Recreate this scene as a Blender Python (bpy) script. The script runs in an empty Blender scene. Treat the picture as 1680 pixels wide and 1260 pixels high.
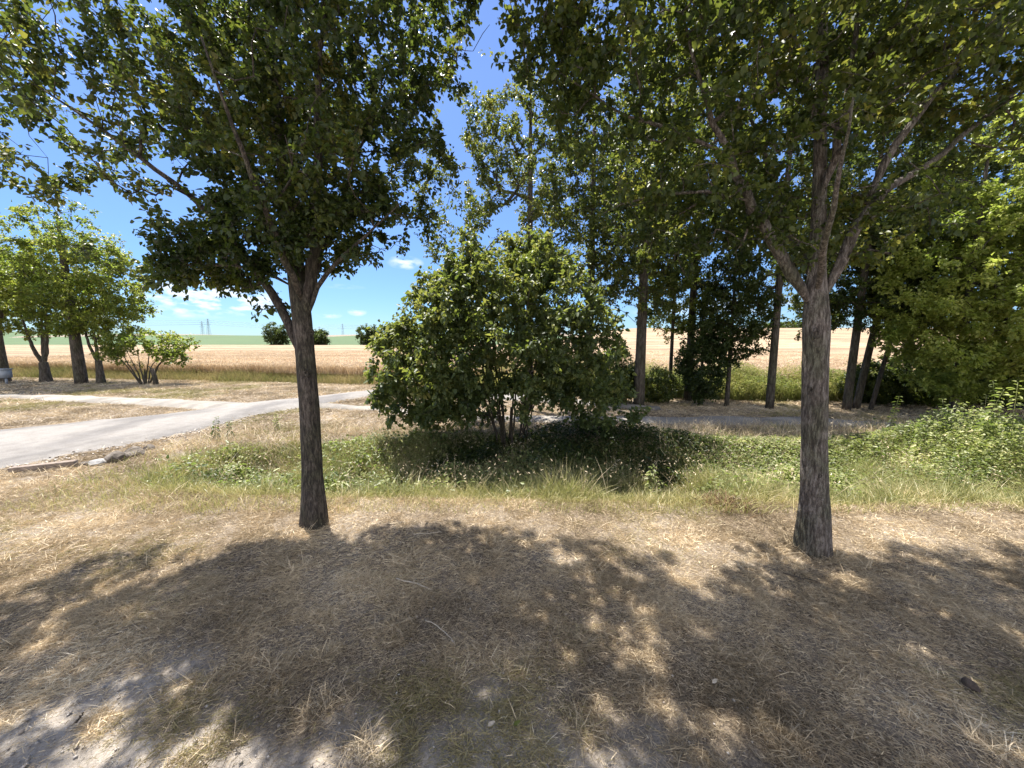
import bpy, math, random
import numpy as np
random.seed(7); RNG = np.random.default_rng(11)
S = bpy.context.scene
col = S.collection
# ------------------------------------------------------------------ camera
CAM_H, PITCH, FPX = 1.6, math.radians(6.5), 610.0      # eye height, tilt down, focal length in pixels of a 1680 wide frame
cd = bpy.data.cameras.new('camera'); cam = bpy.data.objects.new('camera', cd); col.objects.link(cam)
cam.location = (0, 0, CAM_H); cam.rotation_euler = (math.pi/2 - PITCH, 0, 0)
cd.sensor_width = 36; cd.lens = FPX/1680*36; cd.clip_start = .05; cd.clip_end = 6000
S.camera = cam
# ------------------------------------------------------------------ light
SUN_EL, SUN_AZ = math.radians(65), math.radians(-38)     # azimuth from +Y towards +X
w = bpy.data.worlds.new('World'); S.world = w; w.use_nodes = True
nt = w.node_tree; N = nt.nodes; L = nt.links
bg = N['Background']; bg.inputs['Strength'].default_value = 0.095
sky = N.new('ShaderNodeTexSky'); sky.sky_type = 'NISHITA'; sky.sun_disc = False
sky.sun_elevation = SUN_EL; sky.sun_rotation = SUN_AZ
sky.air_density = 1.0; sky.dust_density = 0.1; sky.ozone_density = 4.5; sky.altitude = 200
tc = N.new('ShaderNodeTexCoord')
def wmath(op, a, b=None):
    m = N.new('ShaderNodeMath'); m.operation = op
    for i, v in enumerate((a, b)):
        if v is None: continue
        if isinstance(v, (int, float)): m.inputs[i].default_value = v
        else: L.new(v, m.inputs[i])
    return m.outputs[0]
# a few small fair-weather clouds low over the horizon: soft ellipses in (azimuth, elevation), frayed by noise
sp = N.new('ShaderNodeSeparateXYZ'); L.new(tc.outputs['Generated'], sp.inputs[0])
az = wmath('ARCTAN2', sp.outputs[0], sp.outputs[1]); el = wmath('ARCSINE', sp.outputs[2])
nz = N.new('ShaderNodeTexNoise'); nz.inputs['Scale'].default_value = 26; nz.inputs['Detail'].default_value = 5
mp = N.new('ShaderNodeMapping'); mp.inputs['Scale'].default_value = (1, 1, 2.6)
L.new(tc.outputs['Generated'], mp.inputs[0]); L.new(mp.outputs[0], nz.inputs[0])
def px_dir(px, py):
    x = (px-840)/FPX; y = (630-py)/FPX
    c, s = math.cos(PITCH), math.sin(PITCH)
    return (x, c + y*s, -s + y*c)
tot = None
for px, py, wx, wy, st in ((350, 490, 100, 20, 1.7), (665, 431, 22, 8, 1.0), (300, 515, 60, 6, .5), (541, 517, 17, 4, .9), (586, 512, 12, 5, .8),
                       (1180, 505, 120, 12, .7), (1480, 560, 150, 24, .6), (60, 520, 140, 12, .7), (560, 470, 30, 3, .25)):
    d = px_dir(px, py); a0 = math.atan2(d[0], d[1]); e0 = math.asin(d[2]/math.sqrt(sum(v*v for v in d)))
    ux = wmath('DIVIDE', wmath('SUBTRACT', az, a0), wx/FPX*math.cos(a0)**2); uy = wmath('DIVIDE', wmath('SUBTRACT', el, e0), wy/FPX*math.cos(a0))
    r2 = wmath('ADD', wmath('MULTIPLY', ux, ux), wmath('MULTIPLY', uy, uy))
    g = wmath('MULTIPLY', wmath('MAXIMUM', wmath('SUBTRACT', 1.0, wmath('MULTIPLY', r2, .5)), 0.0), st)
    tot = g if tot is None else wmath('ADD', tot, g)
# broken cloud added to the unseen sky behind the camera to lift the shade
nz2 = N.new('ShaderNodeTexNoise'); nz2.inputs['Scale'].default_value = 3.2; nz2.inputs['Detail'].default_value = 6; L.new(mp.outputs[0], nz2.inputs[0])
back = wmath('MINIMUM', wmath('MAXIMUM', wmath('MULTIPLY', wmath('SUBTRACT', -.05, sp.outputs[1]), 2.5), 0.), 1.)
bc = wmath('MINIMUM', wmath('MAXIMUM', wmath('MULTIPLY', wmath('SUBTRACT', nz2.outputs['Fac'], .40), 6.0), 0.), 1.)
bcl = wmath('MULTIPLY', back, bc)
nn = wmath('MULTIPLY', wmath('SUBTRACT', nz.outputs['Fac'], .40), 4.0)
cl = wmath('MINIMUM', wmath('MAXIMUM', wmath('MULTIPLY', tot, nn), 0.0), .85)
mx = N.new('ShaderNodeMixRGB'); L.new(cl, mx.inputs[0]); 
hz_ = N.new('ShaderNodeMapRange'); L.new(sp.outputs[2], hz_.inputs[0]); hz_.inputs[1].default_value = 0.; hz_.inputs[2].default_value = .55; hz_.clamp = True
hr = N.new('ShaderNodeValToRGB'); hr.color_ramp.elements[0].color = (.31, .42, .56, 1); hr.color_ramp.elements[1].color = (.66, .66, .76, 1); L.new(hz_.outputs[0], hr.inputs[0])
hm = N.new('ShaderNodeMixRGB'); hm.blend_type = 'MULTIPLY'; hm.inputs[0].default_value = 1; L.new(sky.outputs[0], hm.inputs[1]); L.new(hr.outputs[0], hm.inputs[2]); L.new(hm.outputs[0], mx.inputs[1]); mx.inputs[2].default_value = (4.4, 4.6, 4.9, 1)
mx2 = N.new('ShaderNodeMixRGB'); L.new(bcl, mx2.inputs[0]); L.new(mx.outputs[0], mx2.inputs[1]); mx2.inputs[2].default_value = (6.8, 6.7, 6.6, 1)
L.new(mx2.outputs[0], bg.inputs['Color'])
sd = bpy.data.lights.new('sun', 'SUN'); sd.energy = 4.5; sd.angle = math.radians(.53); sd.color = (1, .95, .87)
so = bpy.data.objects.new('sun', sd); col.objects.link(so)
so.rotation_euler = (math.pi/2 - SUN_EL, 0, math.pi - SUN_AZ)
so.location = (0, 0, 30)
S.view_settings.view_transform = 'Standard'; S.view_settings.look = 'None'
S.view_settings.exposure = 1.6; S.view_settings.gamma = 1
S.cycles.max_bounces = 8; S.cycles.transmission_bounces = 5; S.cycles.diffuse_bounces = 4

# ------------------------------------------------------------------ helpers
def tag(o, label=None, cat=None, group=None, kind=None):
    if label: o['label'] = label
    if cat: o['category'] = cat
    if group: o['group'] = group
    if kind: o['kind'] = kind
    return o
def empty(name, loc, label, cat, group=None):
    o = bpy.data.objects.new(name, None); col.objects.link(o); o.location = loc; o.empty_display_size = .2
    return tag(o, label, cat, group)
def P(px, py, fwd):
    """point seen at photo pixel (px, py) at the forward distance fwd"""
    d = px_dir(px, py); k = fwd/d[1]
    return np.array([d[0]*k, fwd, CAM_H + d[2]*k])
def G(px, py, z=0.):
    d = px_dir(px, py); k = (z-CAM_H)/d[2]
    return np.array([d[0]*k, d[1]*k, z])
class MB:
    def __init__(s): s.v = []; s.f = {}; s.n = 0; s.mi = {}
    def add(s, v, f, m=0):
        v = np.asarray(v, float).reshape(-1, 3); f = np.asarray(f, np.int64)
        s.v.append(v); k = f.shape[1]
        s.f.setdefault(k, []).append(f + s.n); s.mi.setdefault(k, []).append(np.full(len(f), m, np.int32)); s.n += len(v)
    def tube(s, pts, rad, sides=6, m=0, cap=True):
        pts = np.asarray(pts, float); n = len(pts); rad = np.broadcast_to(np.asarray(rad, float), (n,))
        t = np.gradient(pts, axis=0); t /= np.linalg.norm(t, axis=1)[:, None] + 1e-9
        a = np.array([1., 0, 0]) if abs(t[0][0]) < .8 else np.array([0, 1., 0])
        u = a - t*(t@a)[:, None]; u /= np.linalg.norm(u, axis=1)[:, None] + 1e-9
        vv = np.cross(t, u)
        th = np.arange(sides)*2*math.pi/sides
        ring = pts[:, None] + rad[:, None, None]*(np.cos(th)[None, :, None]*u[:, None] + np.sin(th)[None, :, None]*vv[:, None])
        i = np.arange(n-1)[:, None]*sides; j = np.arange(sides)[None]; j2 = (j+1) % sides
        f = np.stack([i+j, i+j2, i+sides+j2, i+sides+j], -1).reshape(-1, 4)
        s.add(ring.reshape(-1, 3), f, m)
        if cap and sides > 3:
            b = s.n - n*sides
            s.f.setdefault(sides, []).append(np.array([[b+(n-1)*sides+q for q in range(sides)]])); s.mi.setdefault(sides, []).append(np.array([m], np.int32))
            s.f[sides].append(np.array([[b+q for q in range(sides)][::-1]])); s.mi[sides].append(np.array([m], np.int32))
    def box(s, c, d, rz=0, m=0, tilt=0):
        x, y, z = d[0]/2, d[1]/2, d[2]/2
        v = np.array([[a, b, e] for a in (-x, x) for b in (-y, y) for e in (-z, z)])
        ct, st = math.cos(tilt), math.sin(tilt); v = v@np.array([[ct, 0, -st], [0, 1, 0], [st, 0, ct]])
        c_, s_ = math.cos(rz), math.sin(rz); v = v@np.array([[c_, s_, 0], [-s_, c_, 0], [0, 0, 1]]) + np.array(c)
        s.add(v, [[0, 1, 3, 2], [4, 6, 7, 5], [0, 4, 5, 1], [2, 3, 7, 6], [0, 2, 6, 4], [1, 5, 7, 3]], m)
    def build(s, name, mats, parent=None, smooth=False, origin=None):
        me = bpy.data.meshes.new(name)
        v = np.concatenate(s.v)
        if parent is not None: v = v - np.array(parent['_w'] if '_w' in parent else parent.location)
        elif origin is not None: v = v - np.array(origin)
        me.vertices.add(len(v)); me.vertices.foreach_set('co', v.astype(np.float32).ravel())
        loops = []; starts = []; mi = []; st = 0
        for k in s.f:
            f = np.concatenate(s.f[k]); loops.append(f.ravel()); starts.append(st + np.arange(len(f))*k); st += f.size; mi.append(np.concatenate(s.mi[k]))
        loops = np.concatenate(loops); starts = np.concatenate(starts); mi = np.concatenate(mi)
        me.loops.add(len(loops)); me.loops.foreach_set('vertex_index', loops.astype(np.int32))
        me.polygons.add(len(starts)); me.polygons.foreach_set('loop_start', starts.astype(np.int32))
        me.polygons.foreach_set('material_index', mi)
        if smooth: me.polygons.foreach_set('use_smooth', np.ones(len(starts), bool))
        me.update(calc_edges=True)
        for m in (mats if isinstance(mats, (list, tuple)) else [mats]): me.materials.append(m)
        o = bpy.data.objects.new(name, me); col.objects.link(o)
        if parent is not None: o.parent = parent
        elif origin is not None: o.location = origin
        return o
def sstep(a, b, x): t = np.clip((np.asarray(x, float)-a)/(b-a), 0, 1); return t*t*(3-2*t)
def vnoise(x, y, seed=0):
    xi = np.floor(x).astype(np.int64); yi = np.floor(y).astype(np.int64); fx = x-xi; fy = y-yi
    def h(a, b):
        n = (a*374761393 + b*668265263 + seed*1442695041) & 0xffffffff
        n = ((n ^ (n >> 13))*1274126177) & 0xffffffff
        return ((n ^ (n >> 16)) & 0xffff)/65535.
    u = fx*fx*(3-2*fx); v = fy*fy*(3-2*fy)
    return (h(xi, yi)*(1-u)+h(xi+1, yi)*u)*(1-v) + (h(xi, yi+1)*(1-u)+h(xi+1, yi+1)*u)*v
def fbm(x, y, s=1., o=4, seed=0):
    x = np.asarray(x, float)*s; y = np.asarray(y, float)*s; t = 0; a = .5
    for k in range(o): t = t + a*vnoise(x+k*17.3, y-k*9.1, seed+k); x = x*2.03; y = y*2.03; a *= .5
    return t/(1-.5**o)
def leaves(mb, pos, d, nrm, ln, wd, fold=.25, curl=.12, m=0):
    """folded leaf blades: base at pos, pointing along d, faces up along nrm"""
    n = len(pos); ln = np.broadcast_to(ln, (n,))[:, None]; wd = np.broadcast_to(wd, (n,))[:, None]
    d = d/(np.linalg.norm(d, axis=1)[:, None]+1e-9)
    sd_ = np.cross(d, nrm); sd_ /= np.linalg.norm(sd_, axis=1)[:, None]+1e-9
    nr = np.cross(sd_, d)
    b = pos; t = pos + d*ln - nr*ln*curl
    l1 = pos + d*ln*.28 + sd_*wd*.48 + nr*wd*fold; l2 = pos + d*ln*.68 + sd_*wd*.36 + nr*wd*fold*.6 - nr*ln*curl*.4
    r1 = pos + d*ln*.28 - sd_*wd*.48 + nr*wd*fold; r2 = pos + d*ln*.68 - sd_*wd*.36 + nr*wd*fold*.6 - nr*ln*curl*.4
    v = np.stack([b, l1, l2, t, r2, r1], 1).reshape(-1, 3)
    i = np.arange(n)[:, None]*6
    mb.add(v, np.concatenate([i+np.array([[0, 3, 2, 1]]), i+np.array([[0, 5, 4, 3]])]), m)
def blades(mb, pos, d, ln, wd, bend, m=0, segs=2):
    """grass blades: pos, start direction d (unit), bend = sideways vector the tip falls along"""
    n = len(pos); ln = np.broadcast_to(ln, (n,))[:, None]; wd = np.broadcast_to(wd, (n,))[:, None]
    a = RNG.uniform(0, 2*math.pi, n); sx = np.stack([np.cos(a), np.sin(a), np.zeros(n)], 1)
    sx = np.cross(d, sx); sx /= np.linalg.norm(sx, axis=1)[:, None]+1e-9
    rows = []
    for k in range(segs):
        t = k/segs; c = pos + d*ln*t + bend*ln*t*t; ww = wd*(1-.45*t)*.5
        rows += [c - sx*ww, c + sx*ww]
    rows.append(pos + d*ln + bend*ln)
    v = np.stack(rows, 1).reshape(-1, 3); K = 2*segs+1; i = np.arange(n)[:, None]*K
    for k in range(segs-1): mb.add(np.zeros((0, 3)), i + np.array([[2*k, 2*k+1, 2*k+3, 2*k+2]]) , m)
    mb.add(np.zeros((0, 3)), i + np.array([[2*segs-2, 2*segs-1, 2*segs]]), m)
    mb.v.append(v); mb.n += len(v)
def runit(n):
    v = RNG.normal(size=(n, 3)); return v/np.linalg.norm(v, axis=1)[:, None]

# ------------------------------------------------------------------ materials
def mat(name):
    m = bpy.data.materials.new(name); m.use_nodes = True; return m, m.node_tree.nodes, m.node_tree.links, m.node_tree.nodes['Principled BSDF']
def ramp(N, stops):
    r = N.new('ShaderNodeValToRGB'); e = r.color_ramp.elements
    e[0].position, e[0].color = stops[0][0], (*stops[0][1], 1); e[1].position, e[1].color = stops[-1][0], (*stops[-1][1], 1)
    for p_, c in stops[1:-1]: q = e.new(p_); q.color = (*c, 1)
    return r
def noise(N, L, scale, detail=4, coord=None, rough=.55, sc=None):
    n = N.new('ShaderNodeTexNoise'); n.inputs['Scale'].default_value = scale; n.inputs['Detail'].default_value = detail; n.inputs['Roughness'].default_value = rough
    if coord is None:
        g = N.new('ShaderNodeNewGeometry'); coord = g.outputs['Position']
    if sc:
        mp = N.new('ShaderNodeMapping'); mp.inputs['Scale'].default_value = sc; L.new(coord, mp.inputs[0]); coord = mp.outputs[0]
    L.new(coord, n.inputs['Vector']); return n.outputs['Fac']
def leaf_mat(name, cols, trans, tw=.4, rough=.42, spec=.35, clump=1.6):
    m, N, L, B = mat(name)
    g = N.new('ShaderNodeNewGeometry')
    cl = noise(N, L, clump, 2)
    a = N.new('ShaderNodeMath'); a.operation = 'MULTIPLY_ADD'; L.new(g.outputs['Random Per Island'], a.inputs[0]); a.inputs[1].default_value = .62
    b = N.new('ShaderNodeMath'); b.operation = 'MULTIPLY_ADD'; L.new(cl, b.inputs[0]); b.inputs[1].default_value = 1.5; b.inputs[2].default_value = -.55; L.new(b.outputs[0], a.inputs[2])
    r = ramp(N, cols); L.new(a.outputs[0], r.inputs[0]); L.new(r.outputs[0], B.inputs['Base Color'])
    B.inputs['Roughness'].default_value = rough; B.inputs['Specular IOR Level'].default_value = spec
    t = N.new('ShaderNodeBsdfTranslucent'); r2 = ramp(N, trans); L.new(a.outputs[0], r2.inputs[0]); L.new(r2.outputs[0], t.inputs['Color'])
    mx = N.new('ShaderNodeMixShader'); mx.inputs[0].default_value = tw; L.new(B.outputs[0], mx.inputs[1]); L.new(t.outputs[0], mx.inputs[2])
    L.new(mx.outputs[0], N['Material Output'].inputs['Surface']); return m
M = {}
M['leaf_a'] = leaf_mat('pear_leaf', [(0, (.014, .026, .008)), (.5, (.033, .050, .013)), (.85, (.075, .092, .022)), (1, (.12, .10, .025))], [(0, (.08, .13, .02)), (.6, (.19, .25, .035)), (1, (.36, .34, .05))], .32)
M['leaf_b'] = leaf_mat('roadside_leaf', [(0, (.017, .030, .009)), (.5, (.040, .060, .015)), (.85, (.088, .108, .024)), (1, (.15, .13, .03))], [(0, (.10, .15, .022)), (.6, (.25, .30, .045)), (1, (.42, .40, .06))], .34)
M['leaf_hazel'] = leaf_mat('hazel_leaf', [(0, (.026, .044, .016)), (.5, (.066, .094, .034)), (.9, (.15, .18, .066)), (1, (.24, .23, .08))], [(0, (.14, .2, .03)), (.6, (.32, .38, .06)), (1, (.46, .45, .09))], .35, .5, .4, 2.6)
M['leaf_far'] = leaf_mat('field_tree_leaf', [(0, (.04, .06, .014)), (.5, (.095, .12, .026)), (1, (.19, .19, .045))], [(0, (.18, .28, .03)), (.6, (.36, .44, .06)), (1, (.5, .5, .08))], .45, clump=.7)
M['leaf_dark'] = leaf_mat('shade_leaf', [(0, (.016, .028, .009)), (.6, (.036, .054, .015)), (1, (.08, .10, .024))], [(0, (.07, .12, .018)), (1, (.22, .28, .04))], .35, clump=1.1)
M['leaf_bright'] = leaf_mat('bright_leaf', [(0, (.10, .13, .03)), (.5, (.22, .25, .055)), (1, (.36, .37, .10))], [(0, (.30, .42, .05)), (.6, (.42, .50, .085)), (1, (.56, .58, .12))], .48, clump=.9)
M['leaf_weed'] = leaf_mat('weed_leaf', [(0, (.07, .09, .03)), (.5, (.18, .20, .075)), (.85, (.32, .33, .13)), (1, (.46, .40, .20))], [(0, (.20, .32, .05)), (1, (.42, .50, .10))], .35, clump=2.0)
M['grass_green'] = leaf_mat('ditch_grass', [(0, (.12, .13, .05)), (.4, (.24, .25, .10)), (.68, (.42, .38, .19)), (1, (.62, .50, .30))], [(0, (.22, .26, .06)), (1, (.5, .46, .16))], .3, clump=1.3)
M['straw'] = leaf_mat('straw', [(0, (.16, .125, .08)), (.3, (.40, .32, .21)), (.6, (.60, .485, .33)), (.85, (.83, .68, .46)), (1, (.90, .81, .64))], [(0, (.2, .15, .09)), (1, (.65, .53, .35))], .2, .5, .3, 1.1)
M['straw_green'] = leaf_mat('straw_green', [(0, (.20, .18, .08)), (.5, (.38, .32, .16)), (1, (.55, .46, .28))], [(0, (.2, .2, .06)), (1, (.42, .38, .14))], .25, .5, .3, 1.1)
M['leaf_mid'] = leaf_mat('mid_weed_leaf', [(0, (.045, .065, .02)), (.5, (.10, .13, .045)), (1, (.20, .22, .08))], [(0, (.1, .18, .03)), (1, (.26, .34, .06))], .3, clump=2.)
M['edge_grass'] = leaf_mat('edge_grass', [(0, (.18, .18, .06)), (.4, (.34, .31, .13)), (.75, (.50, .42, .21)), (1, (.66, .54, .33))], [(0, (.3, .32, .08)), (1, (.55, .48, .2))], .3, clump=2.)
M['wheat'] = leaf_mat('ripe_wheat', [(0, (.36, .26, .16)), (.5, (.58, .45, .31)), (1, (.74, .62, .46))], [(0, (.45, .32, .18)), (1, (.7, .54, .33))], .3, .6, .2, .8)
M['verge'] = leaf_mat('verge_grass', [(0, (.10, .11, .035)), (.4, (.22, .19, .08)), (.75, (.36, .26, .13)), (1, (.50, .38, .22))], [(0, (.2, .24, .06)), (1, (.45, .38, .16))], .28, .6, .2, .5)
M['reed'] = leaf_mat('tall_weed', [(0, (.08, .11, .03)), (.5, (.17, .19, .06)), (.85, (.30, .26, .11)), (1, (.44, .32, .17))], [(0, (.25, .34, .06)), (1, (.5, .46, .14))], .35, .55, .25, .8)

def bark(name, c0, c1, c2, scl=1.):
    m, N, L, B = mat(name)
    n1 = noise(N, L, 60*scl, 8, sc=(1, 1, .20), rough=.72); n2 = noise(N, L, 5*scl, 3); n3 = noise(N, L, 70*scl, 3)
    v = N.new('ShaderNodeTexVoronoi'); v.feature = 'DISTANCE_TO_EDGE'; v.inputs['Scale'].default_value = 38*scl
    g = N.new('ShaderNodeNewGeometry'); mp = N.new('ShaderNodeMapping'); mp.inputs['Scale'].default_value = (1.3, 1.3, .16)
    mxv = N.new('ShaderNodeMixRGB'); mxv.blend_type = 'ADD'; mxv.inputs[0].default_value = .10; 
    nn_ = N.new('ShaderNodeTexNoise'); nn_.inputs['Scale'].default_value = 14; L.new(g.outputs['Position'], nn_.inputs[0])
    L.new(g.outputs['Position'], mxv.inputs[1]); L.new(nn_.outputs['Color'], mxv.inputs[2]); L.new(mxv.outputs[0], mp.inputs[0]); L.new(mp.outputs[0], v.inputs['Vector'])
    r = ramp(N, [(.40, c0), (.5, c1), (.60, c2)]); L.new(n1, r.inputs[0])
    r2 = ramp(N, [(.42, (1, 1, 1)), (.62, (.62, .72, .52))]); L.new(n2, r2.inputs[0])
    mu = N.new('ShaderNodeMixRGB'); mu.blend_type = 'MULTIPLY'; mu.inputs[0].default_value = .8; L.new(r.outputs[0], mu.inputs[1]); L.new(r2.outputs[0], mu.inputs[2])
    cr = ramp(N, [(0, (.3, .27, .25)), (.12, (1, 1, 1))]); L.new(v.outputs[0], cr.inputs[0])
    mu2 = N.new('ShaderNodeMixRGB'); mu2.blend_type = 'MULTIPLY'; mu2.inputs[0].default_value = .30; L.new(mu.outputs[0], mu2.inputs[1]); L.new(cr.outputs[0], mu2.inputs[2])
    L.new(mu2.outputs[0], B.inputs['Base Color']); B.inputs['Roughness'].default_value = .88
    ad = N.new('ShaderNodeMath'); ad.operation = 'MULTIPLY_ADD'; L.new(n1, ad.inputs[0]); ad.inputs[1].default_value = 1.2
    mn = N.new('ShaderNodeMath'); mn.operation = 'MINIMUM'; L.new(v.outputs[0], mn.inputs[0]); mn.inputs[1].default_value = .15
    m5 = N.new('ShaderNodeMath'); m5.operation = 'MULTIPLY'; L.new(mn.outputs[0], m5.inputs[0]); m5.inputs[1].default_value = 2.5
    L.new(m5.outputs[0], ad.inputs[2])
    bp = N.new('ShaderNodeBump'); bp.inputs['Strength'].default_value = .9; bp.inputs['Distance'].default_value = .014/scl; L.new(ad.outputs[0], bp.inputs['Height']); L.new(bp.outputs[0], B.inputs['Normal'])
    return m
M['bark_a'] = bark('dark_brown_bark', (.022, .016, .013), (.062, .048, .038), (.14, .115, .095))
M['bark_b'] = bark('grey_brown_bark', (.055, .042, .034), (.13, .105, .088), (.25, .215, .19))
M['bark_far'] = bark('far_bark', (.05, .038, .03), (.10, .08, .062), (.16, .135, .11), .5)
M['bark_shrub'] = bark('hazel_bark', (.03, .022, .017), (.06, .046, .035), (.11, .085, .065), 2)

def ground_mat():
    m, N, L, B = mat('dry_ground')
    a = noise(N, L, 1.1, 5); b = noise(N, L, 85, 7, rough=.8); c = noise(N, L, 9, 5)
    soil = ramp(N, [(.25, (.22, .185, .15)), (.5, (.38, .335, .285)), (.75, (.56, .51, .45))]); L.new(b, soil.inputs[0])
    st = ramp(N, [(.36, (.035, .026, .018)), (.5, (.15, .11, .07)), (.66, (.42, .33, .22))]); L.new(b, st.inputs[0])
    k = N.new('ShaderNodeMath'); k.operation = 'ADD'; L.new(a, k.inputs[0]); 
    k2 = N.new('ShaderNodeMath'); k2.operation = 'MULTIPLY'; L.new(c, k2.inputs[0]); k2.inputs[1].default_value = .5; L.new(k2.outputs[0], k.inputs[1])
    rr = ramp(N, [(.66, (0, 0, 0)), (.86, (1, 1, 1))]); L.new(k.outputs[0], rr.inputs[0])
    at = N.new('ShaderNodeAttribute'); at.attribute_name = 'bare'
    mxm = N.new('ShaderNodeMath'); mxm.operation = 'MULTIPLY_ADD'; L.new(rr.outputs[0], mxm.inputs[0]); mxm.inputs[1].default_value = .35; L.new(at.outputs['Fac'], mxm.inputs[2]); mxm.use_clamp = True
    mx = N.new('ShaderNodeMixRGB'); L.new(mxm.outputs[0], mx.inputs[0]); L.new(st.outputs[0], mx.inputs[1]); L.new(soil.outputs[0], mx.inputs[2])
    L.new(mx.outputs[0], B.inputs['Base Color']); B.inputs['Roughness'].default_value = .95
    bp = N.new('ShaderNodeBump'); bp.inputs['Strength'].default_value = .8; bp.inputs['Distance'].default_value = .02; L.new(b, bp.inputs['Height']); L.new(bp.outputs[0], B.inputs['Normal'])
    return m
M['ground'] = ground_mat()
def road_mat(name, c0, c1, c2):
    m, N, L, B = mat(name)
    a = noise(N, L, 90, 4, rough=.8); b = noise(N, L, 1.3, 5, sc=(1, .45, 1)); c = noise(N, L, 7, 5)
    r = ramp(N, [(.3, c0), (.5, c1), (.7, c2)]); L.new(a, r.inputs[0])
    r2 = ramp(N, [(.38, (.66, .65, .65)), (.58, (1.1, 1.08, 1.05))]); L.new(b, r2.inputs[0]); r3 = ramp(N, [(.35, (.85, .84, .82)), (.6, (1, 1, 1))]); L.new(c, r3.inputs[0])
    mu = N.new('ShaderNodeMixRGB'); mu.blend_type = 'MULTIPLY'; mu.inputs[0].default_value = 1; L.new(r.outputs[0], mu.inputs[1]); L.new(r2.outputs[0], mu.inputs[2])
    mu2 = N.new('ShaderNodeMixRGB'); mu2.blend_type = 'MULTIPLY'; mu2.inputs[0].default_value = 1; L.new(mu.outputs[0], mu2.inputs[1]); L.new(r3.outputs[0], mu2.inputs[2])
    L.new(mu2.outputs[0], B.inputs['Base Color']); B.inputs['Roughness'].default_value = .9
    bp = N.new('ShaderNodeBump'); bp.inputs['Strength'].default_value = .5; bp.inputs['Distance'].default_value = .01; L.new(a, bp.inputs['Height']); L.new(bp.outputs[0], B.inputs['Normal'])
    return m
M['road'] = road_mat('worn_asphalt', (.12, .113, .107), (.195, .184, .172), (.30, .285, .268))
M['path'] = road_mat('gravel_path', (.17, .155, .135), (.26, .24, .21), (.38, .355, .32))
def wheat_mat():
    m, N, L, B = mat('wheat_canopy')
    a = noise(N, L, 14, 6, rough=.8); b = noise(N, L, .25, 4); c = noise(N, L, .055, 3, sc=(.25, 6, 1)); d = noise(N, L, 2.2, 4, sc=(.4, 2, 1))
    r = ramp(N, [(.3, (.24, .165, .10)), (.5, (.38, .275, .18)), (.7, (.51, .39, .27))]); L.new(a, r.inputs[0])
    cur = r.outputs[0]
    for src, lo, hi in ((b, .82, 1.06), (c, .66, 1.10), (d, .80, 1.08)):
        q = ramp(N, [(.38, (lo, lo, lo)), (.62, (hi, hi, hi))]); L.new(src, q.inputs[0])
        mu = N.new('ShaderNodeMixRGB'); mu.blend_type = 'MULTIPLY'; mu.inputs[0].default_value = 1; L.new(cur, mu.inputs[1]); L.new(q.outputs[0], mu.inputs[2]); cur = mu.outputs[0]
    L.new(cur, B.inputs['Base Color']); B.inputs['Roughness'].default_value = .95; B.inputs['Specular IOR Level'].default_value = .1
    bp = N.new('ShaderNodeBump'); bp.inputs['Strength'].default_value = .7; bp.inputs['Distance'].default_value = .08; L.new(a, bp.inputs['Height']); L.new(bp.outputs[0], B.inputs['Normal'])
    return m
M['wheat_top'] = wheat_mat()
M['gravel'] = leaf_mat('gravel', [(0, (.16, .13, .10)), (.5, (.34, .30, .26)), (1, (.58, .54, .49))], [(0, (.1, .1, .1)), (1, (.1, .1, .1))], .01, .9, .2)
def simple(name, stops, scale, rough=.9, detail=4, sc=None, bump=0., metal=0):
    m, N, L, B = mat(name); a = noise(N, L, scale, detail, sc=sc, rough=.65); r = ramp(N, stops); L.new(a, r.inputs[0]); L.new(r.outputs[0], B.inputs['Base Color'])
    B.inputs['Roughness'].default_value = rough; B.inputs['Metallic'].default_value = metal
    if bump:
        bp = N.new('ShaderNodeBump'); bp.inputs['Strength'].default_value = .8; bp.inputs['Distance'].default_value = bump; L.new(a, bp.inputs['Height']); L.new(bp.outputs[0], B.inputs['Normal'])
    return m
M['green_field'] = simple('green_crop', [(.3, (.034, .066, .016)), (.55, (.055, .098, .025)), (.75, (.085, .13, .038))], .35, sc=(.15, 1, 1), bump=.1)
M['stone'] = simple('lime_stone', [(.3, (.06, .048, .038)), (.55, (.15, .125, .10)), (.75, (.30, .27, .23))], 9, detail=6, bump=.01)
M['pale_stone'] = simple('pale_stone', [(.3, (.16, .155, .15)), (.6, (.32, .31, .30)), (.8, (.48, .47, .46))], 9, detail=6, bump=.01)
M['plank'] = simple('weathered_kerb', [(.3, (.13, .10, .08)), (.6, (.24, .19, .155)), (.8, (.36, .30, .25))], 22, sc=(1, .15, 1), bump=.004)
M['stick'] = simple('pale_stick', [(.3, (.30, .24, .17)), (.7, (.52, .45, .35))], 60)
M['dark_stick'] = simple('dark_stick', [(.3, (.03, .022, .016)), (.7, (.09, .07, .05))], 60)
M['steel'] = simple('far_steel', [(.3, (.28, .33, .38)), (.7, (.38, .43, .48))], 2, .6)
M['box_paint'] = simple('grey_box_paint', [(.3, (.30, .33, .37)), (.7, (.40, .43, .47))], 6, .6)
M['clod'] = simple('dark_clod', [(.3, (.035, .024, .018)), (.7, (.10, .07, .05))], 40, detail=6, bump=.01)
M['straw_heap'] = leaf_mat('old_hay', [(0, (.10, .055, .03)), (.5, (.20, .12, .07)), (1, (.38, .26, .15))], [(0, (.12, .07, .03)), (1, (.3, .2, .1))], .2, clump=3)

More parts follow.
